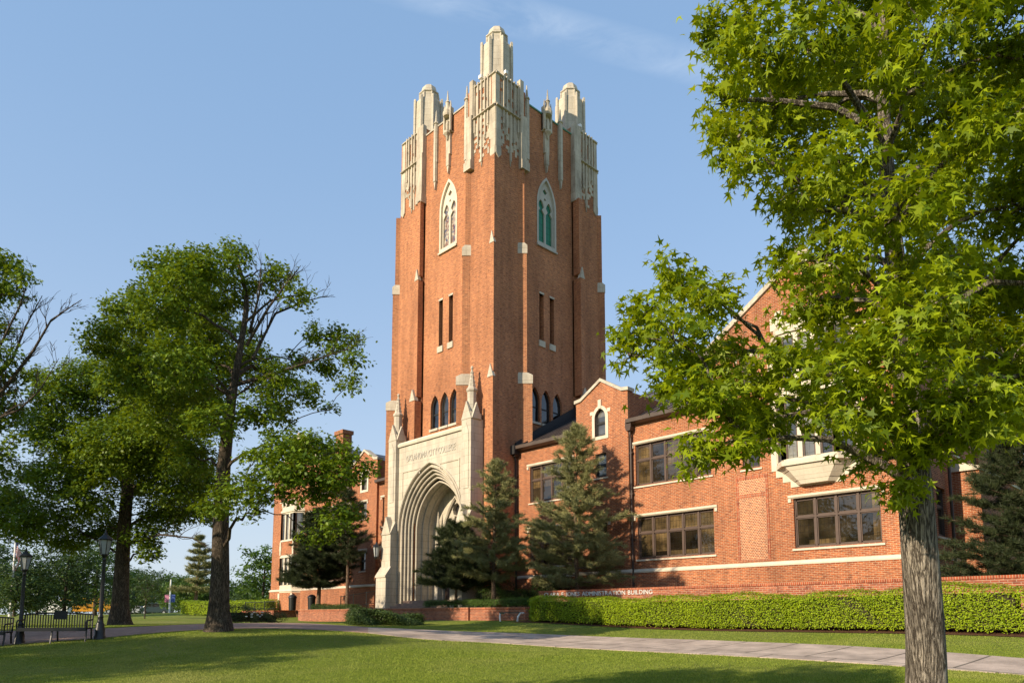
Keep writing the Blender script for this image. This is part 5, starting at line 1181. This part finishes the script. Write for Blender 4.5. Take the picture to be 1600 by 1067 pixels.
hedge('low clipped ground hedge on the terrace left of the arch', [(-43.8, 24.2, 0), (-38.9, 24.2, 0)], 0.6, 0.36, 0.36, 6000, 0.07, M['shrub'], 76, 'hedge', wob=0.15, zoff=0.62)
hedge('dark rounded shrub against the tower wall behind the thin pine', [(-28.2, 25.5, 0), (-25.2, 25.7, 0)], 1.1, 1.15, 0.8, 9000, 0.08, M['shrub'], 77, 'shrub', wob=0.4, zoff=0.5)
hedge('dark shrubs below the dark pine behind the brick wall', [(-24.8, 26.2, 0), (-23.2, 26.2, 0)], 1.2, 1.3, 1.0, 6000, 0.08, M['shrub'], 78, 'shrub', wob=0.4, zoff=0.5)
# ------------------------------------------------------------------ garden walls, sign wall, furniture, street things
def capped_wall(name, label, runs, cap=0.085):
    o = runs[0]; T = thing(name, (o[0], o[2], 0.0), label, 'wall'); m = MB(); c = MB()
    for x0, x1, y0, y1, z0, z1 in runs:
        m.box(x0, x1, y0, y1, z0, z1 - cap); c.box(x0 - 0.02, x1 + 0.02, y0 - 0.025, y1 + 0.025, z1 - cap + 0.001, z1)
    m.build('brickwork', M['low_brick'], T); c.build('coping', M['soldier_brick'], T); return T
capped_wall('garden_wall', 'low red brick garden wall in front of the entrance arch forecourt', [(-43.9, -26.8, 23.0, 23.34, -0.9, 0.43), (-26.79, -22.99, 23.12, 23.34, -0.9, 0.42)])
capped_wall('garden_wall', 'low brick garden wall carrying the black railing at the far left', [(-52.6, -47.4, 23.0, 23.34, -0.9, 0.40), (-47.7, -47.36, 23.35, 24.6, -0.9, 0.40)])
sw = capped_wall('sign_wall', 'long brick wall behind the hedge with white raised letters', [(-22.97, -0.6, 24.0, 24.33, -0.9, 1.15)])
txt = "CLARA E JONES ADMINISTRATION BUILDING"
glyph = {}
wd = []
for ch in txt:
    if ch == ' ': wd.append(0.42); continue
    if ch not in glyph:
        v, f_ = text_mesh(ch, 1.0, 0.06); x0 = min(p[0] for p in v); glyph[ch] = ([(p[0]-x0, p[1], p[2]) for p in v], f_, max(p[0] for p in v) - x0)
    wd.append(glyph[ch][2] + 0.13)
k = (22.62 - 16.68) / sum(wd); x = -22.62
for ch, w_ in zip(txt, wd):
    if ch != ' ':
        v, f_, _ = glyph[ch]; m = MB(); m.add([(x + p[0]*k, 23.985 - p[2]*0.25, 0.885 + p[1]*0.255) for p in v], f_); m.build('letter', M['letter_white'], sw)
    x += w_*k

# lamp posts
def lamp_post(p, label, sc):
    T = thing('lamp_post', (p.x, p.y, gz(p.x, p.y)), label, 'street lamp', 'black lamp posts along the path'); o = T.location
    b = (o.x, o.y, o.z); m = MB()
    m.lathe(b, [(0.17, -0.05), (0.17, 0.08), (0.145, 0.12), (0.145, 0.30), (0.12, 0.36), (0.125, 0.42), (0.085, 0.5), (0.075, 0.62), (0.085, 0.65), (0.058, 0.72), (0.045, 2.30), (0.06, 2.33), (0.06, 2.36), (0.04, 2.40), (0.085, 2.46), (0.10, 2.5)], 12)
    for j in range(8): a = j*math.pi/4; m.tube([(b[0]+0.055*math.cos(a), b[1]+0.055*math.sin(a), b[2]+0.75), (b[0]+0.042*math.cos(a), b[1]+0.042*math.sin(a), b[2]+2.28)], 0.01, 4)
    m.build('post', M['black_metal'], T, smooth=True)
    g = MB(); g.lathe(b, [(0.095, 2.505), (0.175, 2.92)], 6); g.build('lantern_glass', M['lamp_glass'], T)
    f = MB()
    for j in range(6):
        a = j*math.pi/3; f.tube([(b[0]+0.10*math.cos(a), b[1]+0.10*math.sin(a), b[2]+2.49), (b[0]+0.185*math.cos(a), b[1]+0.185*math.sin(a), b[2]+2.94)], 0.012, 4)
    f.lathe(b, [(0.21, 2.92), (0.22, 2.95), (0.17, 3.0), (0.09, 3.07), (0.06, 3.09), (0.06, 3.12), (0.03, 3.15), (0.02, 3.24), (0.0, 3.26)], 6); f.lathe(b, [(0.11, 2.48), (0.11, 2.51)], 6)
    f.build('lantern_frame', M['black_metal'], T); return T
lp = lamp_post(at(155, 998, 21.2), 'taller black lamp post with glass lantern at the right end of the bench', 1)
q = at(30, 1004, 20.6); c = copy_tree(lp); c.location = (q.x, q.y, gz(q.x, q.y)); c.scale = (0.85, 0.85, 0.85); c['label'] = 'shorter looking black lamp post at the left end of the slatted bench'

# benches
ba, bb = at(30, 1003.5, 20.4), at(138, 999, 20.8); bd = (bb - ba); bd.z = 0; L = bd.length; rz = math.atan2(bd.y, bd.x)
mid_ = (ba + bb)/2
bench = thing('park_bench', (0, 0, 0), 'black slatted metal bench between the two lamp posts, a plaque on its back', 'bench', 'black benches beside the path')
m = MB()
for i in range(25):
    x = -L/2 + 0.06 + (L - 0.12)*i/24; m.box(x - 0.012, x + 0.012, 0.24, 0.265, 0.40, 0.80)
m.tube([(-L/2, 0.27, 0.80), (-L/4, 0.28, 0.835), (0, 0.285, 0.85), (L/4, 0.28, 0.835), (L/2, 0.27, 0.80)], 0.022, 6); m.box(-L/2, L/2, 0.235, 0.27, 0.38, 0.42)
m.build('backrest', M['black_metal'], bench)
m = MB()
for i in range(9): m.box(-L/2, L/2, -0.26 + 0.055*i, -0.22 + 0.055*i, 0.40, 0.425)
m.box(-L/2, L/2, -0.27, -0.255, 0.33, 0.42); m.build('seat', M['black_metal'], bench)
for x in (-L/2, 0, L/2):
    for y0, y1 in ((-0.24, -0.22), (0.24, 0.22)):
        m = MB(); m.tube([(x, y0*1.15, -0.02), (x, y1, 0.2), (x, y1*0.9, 0.40)], 0.026, 6); m.build('leg', M['black_metal'], bench)
for x in (-L/2, L/2):
    m = MB(); m.tube([(x, -0.24, 0.40), (x, -0.26, 0.58), (x, -0.2, 0.63), (x, 0.1, 0.64), (x, 0.27, 0.66)], 0.022, 6); m.tube([(x, 0.24, 0.38), (x, 0.275, 0.81)], 0.025, 6); m.build('armrest', M['black_metal'], bench)
m = MB(); m.box(-0.12, 0.22, 0.20, 0.238, 0.66, 0.90); m.build('plaque', M['flashing'], bench)
c = copy_tree(bench)
bench.location = (mid_.x, mid_.y, gz(mid_.x, mid_.y)); bench.rotation_euler = (0, 0, rz)
off = bd.normalized()*(-(L + 0.3)); c.location = (mid_.x + off.x, mid_.y + off.y, gz(mid_.x + off.x, mid_.y + off.y)); c.rotation_euler = (0, 0, rz)
c['label'] = 'black slatted bench cut by the left edge of the photo'
pm = at(800, 967.5, 32.0)
lb = thing('low_bench', (pm.x, pm.y, gz(pm.x, pm.y)), 'low bench with curved white ends in front of the garden wall beside the hedge', 'bench'); z = lb.location.z
for dx in (-0.55, 0.55):
    m = MB(); m.tube([(pm.x+dx, pm.y-0.2, z), (pm.x+dx*1.05, pm.y-0.2, z+0.2), (pm.x+dx*1.15, pm.y-0.12, z+0.36), (pm.x+dx*1.15, pm.y+0.1, z+0.37)], 0.04, 6); m.build('leg', M['white_paint'], lb)
m = MB()
for i in range(4): m.box(pm.x-0.62, pm.x+0.62, pm.y-0.2+0.1*i, pm.y-0.12+0.1*i, z+0.375, z+0.41)
m.build('seat', M['flashing'], lb)

# railings, bins
def railing(label, x0, x1, y, z0, z1, zz0=None):
    T = thing('railing', (x0, y, z0), label, 'railing'); m = MB(); zz0 = z0 if zz0 is None else zz0; n = int((x1-x0)/0.14)
    f = lambda x: (zz0 - z0)*(x - x0)/(x1 - x0)
    for h in (0.12, z1 - z0): m.tube([(x0, y, z0 + h), (x1, y, zz0 + h)], 0.022, 6)
    for i in range(n+1):
        x = x0 + (x1-x0)*i/n; m.tube([(x, y, z0 + f(x) + 0.1), (x, y, z1 + f(x))], 0.009, 4)
    m.build('bars', M['black_metal'], T)
    for i in range(int((x1-x0)/1.6) + 1):
        p = MB(); x = x0 + i*1.6; p.tube([(x, y, z0 + f(x) - 0.02), (x, y, z1 + f(x) + 0.06)], 0.03, 6); p.build('post', M['black_metal'], T)
railing('black metal railing on the low brick wall at the far left', -52.4, -47.6, 23.17, 0.40, 1.02)
railing('black handrail rising beside the ramp behind the two pines', -44.0, -39.5, 26.2, 0.45, 1.35, 0.75)
bins = []
for px, y_, lab in ((457, 24.2, 'left dark litter bin with domed lid by the ramp'), (487, 25.2, 'right dark litter bin beside the pine trunk')):
    p = MB(); q = cam_dir(px, 940); q = q*(y_/q.y)
    T = thing('litter_bin', (q.x, q.y, 0.42), lab, 'bin', 'dark bins by the ramp'); b = (q.x, q.y, 0.42)
    p.lathe(b, [(0.24, 0), (0.27, 0.85)], 12); p.build('body', M['black_metal'], T, smooth=True); p = MB(); p.lathe(b, [(0.30, 0.84), (0.30, 0.92), (0.2, 1.05), (0.05, 1.1)], 12); p.build('lid', M['flashing'], T, smooth=True)

# wall lantern on the arch's left pier
T = thing('wall_lantern', (-37.5, 24.72, 3.6), 'black iron lantern with clear panes fixed to the left pier of the arch', 'lantern'); b = (-37.5, 24.72, 3.6)
m = MB(); m.lathe(b, [(0.13, 0.0), (0.13, 0.04)], 6); m.lathe(b, [(0.24, 0.62), (0.2, 0.70), (0.08, 0.82), (0.03, 0.95)], 6); m.lathe(b, [(0.05, -0.12), (0.13, 0.0)], 6)
for j in range(6): a = j*math.pi/3; m.tube([(b[0]+0.125*math.cos(a), b[1]+0.125*math.sin(a), b[2]+0.02), (b[0]+0.21*math.cos(a), b[1]+0.21*math.sin(a), b[2]+0.64)], 0.016, 4)
m.tube([(b[0], b[1]+0.1, b[2]+0.8), (b[0]+0.05, b[1]+0.35, b[2]+0.8)], 0.03, 6); m.tube([(b[0], b[1], b[2]-0.05), (b[0]+0.05, b[1]+0.35, b[2]-0.05)], 0.03, 6); m.build('frame', M['black_metal'], T)
m = MB(); m.lathe(b, [(0.115, 0.04), (0.195, 0.62)], 6); m.build('lantern_glass', M['lamp_glass'], T)

# flagpole with a hanging flag
p = at(15, 967, 57); zb = gz(p.x, p.y)
T = thing('flagpole', (p.x, p.y, zb), 'slim white flagpole beyond the trees at the far left', 'flagpole'); m = MB()
m.lathe((p.x, p.y, zb), [(0.14, 0), (0.12, 0.3), (0.085, 0.35), (0.055, 8.4)], 10); m.lathe((p.x, p.y, zb), [(0.02, 8.38), (0.1, 8.46), (0.1, 8.54), (0.0, 8.62)], 8); m.build('pole', M['white_paint'], T, smooth=True)
M['flag_red'] = m_plain('flag_red', (0.42, 0.03, 0.045), 0.8); M['flag_white'] = m_plain('flag_white', (0.72, 0.70, 0.68), 0.8); M['flag_blue'] = m_plain('flag_blue', (0.03, 0.04, 0.16), 0.8)
fl = MB(); rr_ = cam.matrix_basis.to_3x3() @ Vector((1, 0, 0)); rr_.z = 0; rr_.normalize(); ff = Vector((-rr_.y, rr_.x, 0)); N = 26
grid = []
for i in range(N + 1):
    for j in range(14):                        # hoist to fly, the cloth falling slack along the pole
        u, v = i/N, j/13; fall = 1.55*u**1.3; out_ = 0.34*u**0.5*(1 - 0.25*v)
        wv = 0.09*math.sin(u*9 + v*2.2)*u**0.5
        q = Vector((p.x, p.y, zb + 6.3 - v*1.15 - fall)) + rr_*(0.07 + out_ + wv*0.6) + ff*wv*1.6; grid.append(q)
fl.v = [tuple(q) for q in grid]
for i in range(N):
    for j in range(13):
        fl.f.append([i*14+j, (i+1)*14+j, (i+1)*14+j+1, i*14+j+1]); fl.m.append(2 if (i < N*0.4 and j < 7) else (0 if j % 2 == 0 else 1))
fo = fl.build('flag', [M['flag_red'], M['flag_white'], M['flag_blue']], None, tuple(grid[0]), smooth=True)
sol = fo.modifiers.new('cloth', 'SOLIDIFY'); sol.thickness = 0.012
tag(fo, 'striped flag hanging slack from the white pole, blue field at the top', 'flag')

# vehicles on the far street
M['bus_yellow'] = m_plain('bus_yellow', (0.62, 0.27, 0.012), 0.4, 0.5, 0, 0.05); M['car_dark'] = m_plain('car_dark_green', (0.025, 0.045, 0.05), 0.3, 0.6, 0, 0.05); M['car_silver'] = m_plain('car_silver', (0.32, 0.34, 0.36), 0.3, 0.6, 0, 0.05); M['tyre'] = m_plain('tyre', (0.015,)*3, 0.9)
def vehicle(name, label, cat, px, py, depth, prof, wid, body, wins, wheels, wr, stripes=(), rot=0.0, group=None, lights=()):
    """side outline pushed across its width; windows, wheels and trim are parts"""
    p = at(px, py, depth); z = gz(p.x, p.y) + 0.05
    T = thing(name, (0, 0, 0), label, cat, group)
    m = MB(); m.prism(prof, 'y', -wid/2, wid/2); m.build('body', body, T, bevel=0.05)
    for w_ in wins:
        m = MB(); m.prism(w_, 'y', -wid/2 - 0.012, wid/2 + 0.012); m.build('window', M['glass_dark'], T)
    for s in stripes:
        m = MB(); m.prism(s, 'y', -wid/2 - 0.02, wid/2 + 0.02); m.build('stripe', M['black_metal'], T)
    for x in wheels:
        for s in (-1, 1):
            m = MB(); m.prism([(x + wr*math.cos(a*math.pi/8), wr + wr*math.sin(a*math.pi/8)) for a in range(16)], 'y', *sorted((s*(wid/2 - 0.24), s*(wid/2 + 0.03)))); w_ = m.build('wheel', M['tyre'], T)
            m = MB(); m.prism([(x + wr*.55*math.cos(a*math.pi/5), wr + wr*.55*math.sin(a*math.pi/5)) for a in range(10)], 'y', *sorted((s*(wid/2 + 0.02), s*(wid/2 + 0.045)))); m.build('rim', M['car_silver'], w_)
    for x, zz in lights:
        for s in (-1, 1):
            m = MB(); m.box(x - 0.05, x + 0.05, s*(wid/2 - 0.3) - 0.14, s*(wid/2 - 0.3) + 0.14, zz - 0.08, zz + 0.08); m.build('headlight', M['lamp_glass'], T)
    T.location = (p.x, p.y, z); T.rotation_euler = (0, 0, YAW + rot); return T
R4 = lambda a, b, c, d: [(a, c), (b, c), (b, d), (a, d)]
vehicle('school_bus', 'long yellow school bus with pale roof on the far street behind the bench', 'bus', 140, 960, 138, [(-6.4, 0.5), (6.0, 0.5), (6.0, 2.85), (5.7, 3.05), (-4.4, 3.05), (-4.8, 2.8), (-4.95, 1.75), (-6.2, 1.6), (-6.4, 1.2)], 2.4, M['bus_yellow'],
        [R4(-4.2 + 1.0*i, -3.4 + 1.0*i, 1.85, 2.55) for i in range(10)], (-4.9, 3.6), 0.5, [R4(-4.8, 6.0, 1.55, 1.65), R4(-4.8, 6.0, 1.15, 1.22)], 0.25, lights=((-6.38, 1.2),))
rb = MB()
vehicle('parked_car', 'silver car parked on the far street right of the spreading oak', 'car', 216, 960, 132, [(-2.2, 0.3), (2.2, 0.3), (2.25, 0.8), (1.9, 1.0), (1.1, 1.05), (0.5, 1.5), (-0.9, 1.5), (-1.6, 1.0), (-2.2, 0.9)], 1.75, M['car_silver'], [[(-1.4, 1.02), (-0.2, 1.02), (-0.2, 1.43), (-0.85, 1.43)], [(-0.1, 1.02), (0.95, 1.05), (0.45, 1.43), (-0.1, 1.43)]], (-1.4, 1.4), 0.33, (), 0.1, 'vehicles parked on the far street', ((-2.2, 0.7),))
vehicle('parked_van', 'dark green van parked on the far street beside the utility pole', 'van', 244, 960, 125, [(-2.5, 0.35), (2.4, 0.35), (2.4, 1.9), (2.2, 2.05), (-1.2, 2.05), (-1.9, 1.3), (-2.5, 1.1)], 1.9, M['car_dark'], [[(-1.75, 1.32), (-0.5, 1.32), (-0.5, 1.9), (-1.2, 1.9)], R4(-0.4, 0.9, 1.32, 1.9), R4(1.0, 2.2, 1.32, 1.9)], (-1.6, 1.6), 0.36, (), 0.1, 'vehicles parked on the far street', ((-2.5, 0.85),))
vehicle('parked_van', 'white delivery van at the left end of the yellow bus', 'van', 84, 961, 128, [(-2.6, 0.35), (2.6, 0.35), (2.6, 2.4), (-1.5, 2.4), (-2.0, 1.4), (-2.6, 1.2)], 1.95, M['white_paint'], [[(-1.9, 1.4), (-1.0, 1.4), (-1.0, 2.1), (-1.5, 2.1)]], (-1.7, 1.7), 0.37, (), 0.15, 'vehicles parked on the far street', ((-2.6, 0.9),))
p = at(264, 961, 105); zb = gz(p.x, p.y)
T = thing('utility_pole', (p.x, p.y, zb), 'pale street pole carrying small pink and blue banners', 'pole'); m = MB(); m.tube([(p.x, p.y, zb - 0.1), (p.x + 0.05, p.y, zb + 5.2)], [0.15, 0.10], 8); m.build('post', M['white_paint'], T)
M['banner_pink'] = m_plain('banner_pink', (0.42, 0.16, 0.24), 0.8); M['banner_blue'] = m_plain('banner_blue', (0.06, 0.10, 0.30), 0.8)
for s, mt in ((-1, 'banner_pink'), (1, 'banner_blue')):
    m = MB(); x0 = Vector((p.x, p.y, 0)) + rr_*s*0.15; x1 = Vector((p.x, p.y, 0)) + rr_*s*0.75
    m.hexa([(x0.x, x0.y, zb+1.9), (x1.x, x1.y, zb+1.9), (x1.x, x1.y+.03, zb+1.9), (x0.x, x0.y+.03, zb+1.9)], [(x0.x, x0.y, zb+3.0), (x1.x, x1.y, zb+3.0), (x1.x, x1.y+.03, zb+3.0), (x0.x, x0.y+.03, zb+3.0)]); b = m.build('banner', M[mt], T)
p = at(204, 960, 120); zb = gz(p.x, p.y); T = thing('utility_pole', (p.x, p.y, zb), 'thin grey wooden pole right behind the spreading oak trunk', 'pole'); m = MB(); m.tube([(p.x, p.y, zb - 0.1), (p.x, p.y, zb + 6.2)], [0.16, 0.1], 8); m.build('post', M['oak_bark'], T); m = MB(); m.tube([Vector((p.x, p.y, zb+5.6)) - rr_*0.9, Vector((p.x, p.y, zb+5.6)) + rr_*0.9], 0.06, 6); m.build('crossarm', M['oak_bark'], T)
# blossoms on the shrub by the oak
rng = np.random.default_rng(90); a_, b_ = at(385, 961, 33.2), at(412, 958, 35.2)
for i in range(9):
    q = a_.lerp(b_, rng.uniform()) + Vector((rng.normal()*0.15, rng.normal()*0.1, rng.normal()*0.06)); m = MB(); m.lathe(tuple(q), [(0.02, -0.02), (0.06, 0.01), (0.05, 0.03), (0.0, 0.04)], 7)
    tag(m.build('blossom', M['white_paint'], None, tuple(q)), 'small white blossom on the dark shrub beside the tall oak trunk', 'flower', 'white blossoms on the dark shrub')

# ------------------------------------------------------------------ mown grass blades on the near lawn
def inside(poly, pts):
    poly = np.array(poly); x, y = pts[:, 0], pts[:, 1]; r_ = np.zeros(len(pts), bool); j = len(poly) - 1
    for i in range(len(poly)):
        xi, yi, xj, yj = *poly[i], *poly[j]
        c_ = ((yi > y) != (yj > y)) & (x < (xj - xi)*(y - yi)/(yj - yi + 1e-12) + xi); r_ ^= c_; j = i
    return r_
rng = np.random.default_rng(99); n = 700000
dep = 1/rng.uniform(1/34, 1/11.0, n); px = rng.uniform(-60, 1660, n)
cy_, sy_ = math.cos(YAW), math.sin(YAW); lat = (px - 800)/F_PX*dep
gxy = np.stack([-sy_*dep + cy_*lat, cy_*dep + sy_*lat], 1)
jit = gxy + rng.normal(size=gxy.shape)*0.05
ok = ~inside(pathA + pathB[::-1], jit) & ~inside(walkA + walkB[::-1], jit) & ~((gxy[:, 1] > 21.7) & (gxy[:, 0] > -23.2)) & (gxy[:, 1] < 22.8)
gxy = gxy[ok]; n = len(gxy); g0 = np.column_stack([gxy, ground_np(gxy)])
a = rng.uniform(0, 2*math.pi, n); h = rng.uniform(0.018, 0.036, n)*(0.8 + 0.5*np.sin(gxy[:, 0]*0.9 + np.sin(gxy[:, 1]*0.7)*2)*0.5); w_ = 0.0028 + 0.00022*np.linalg.norm(gxy, axis=1)
s = np.stack([np.cos(a), np.sin(a), np.zeros(n)], 1)*w_[:, None]; tip = np.column_stack([rng.normal(size=n)*0.45*h, rng.normal(size=n)*0.45*h, h])
V = np.stack([g0 - s, g0 + s, g0 + tip], 1).reshape(-1, 3)
tag(np_mesh('grass', V, 3, M['grass_blade']), 'short mown grass blades covering the near lawn', 'grass', kind='stuff')
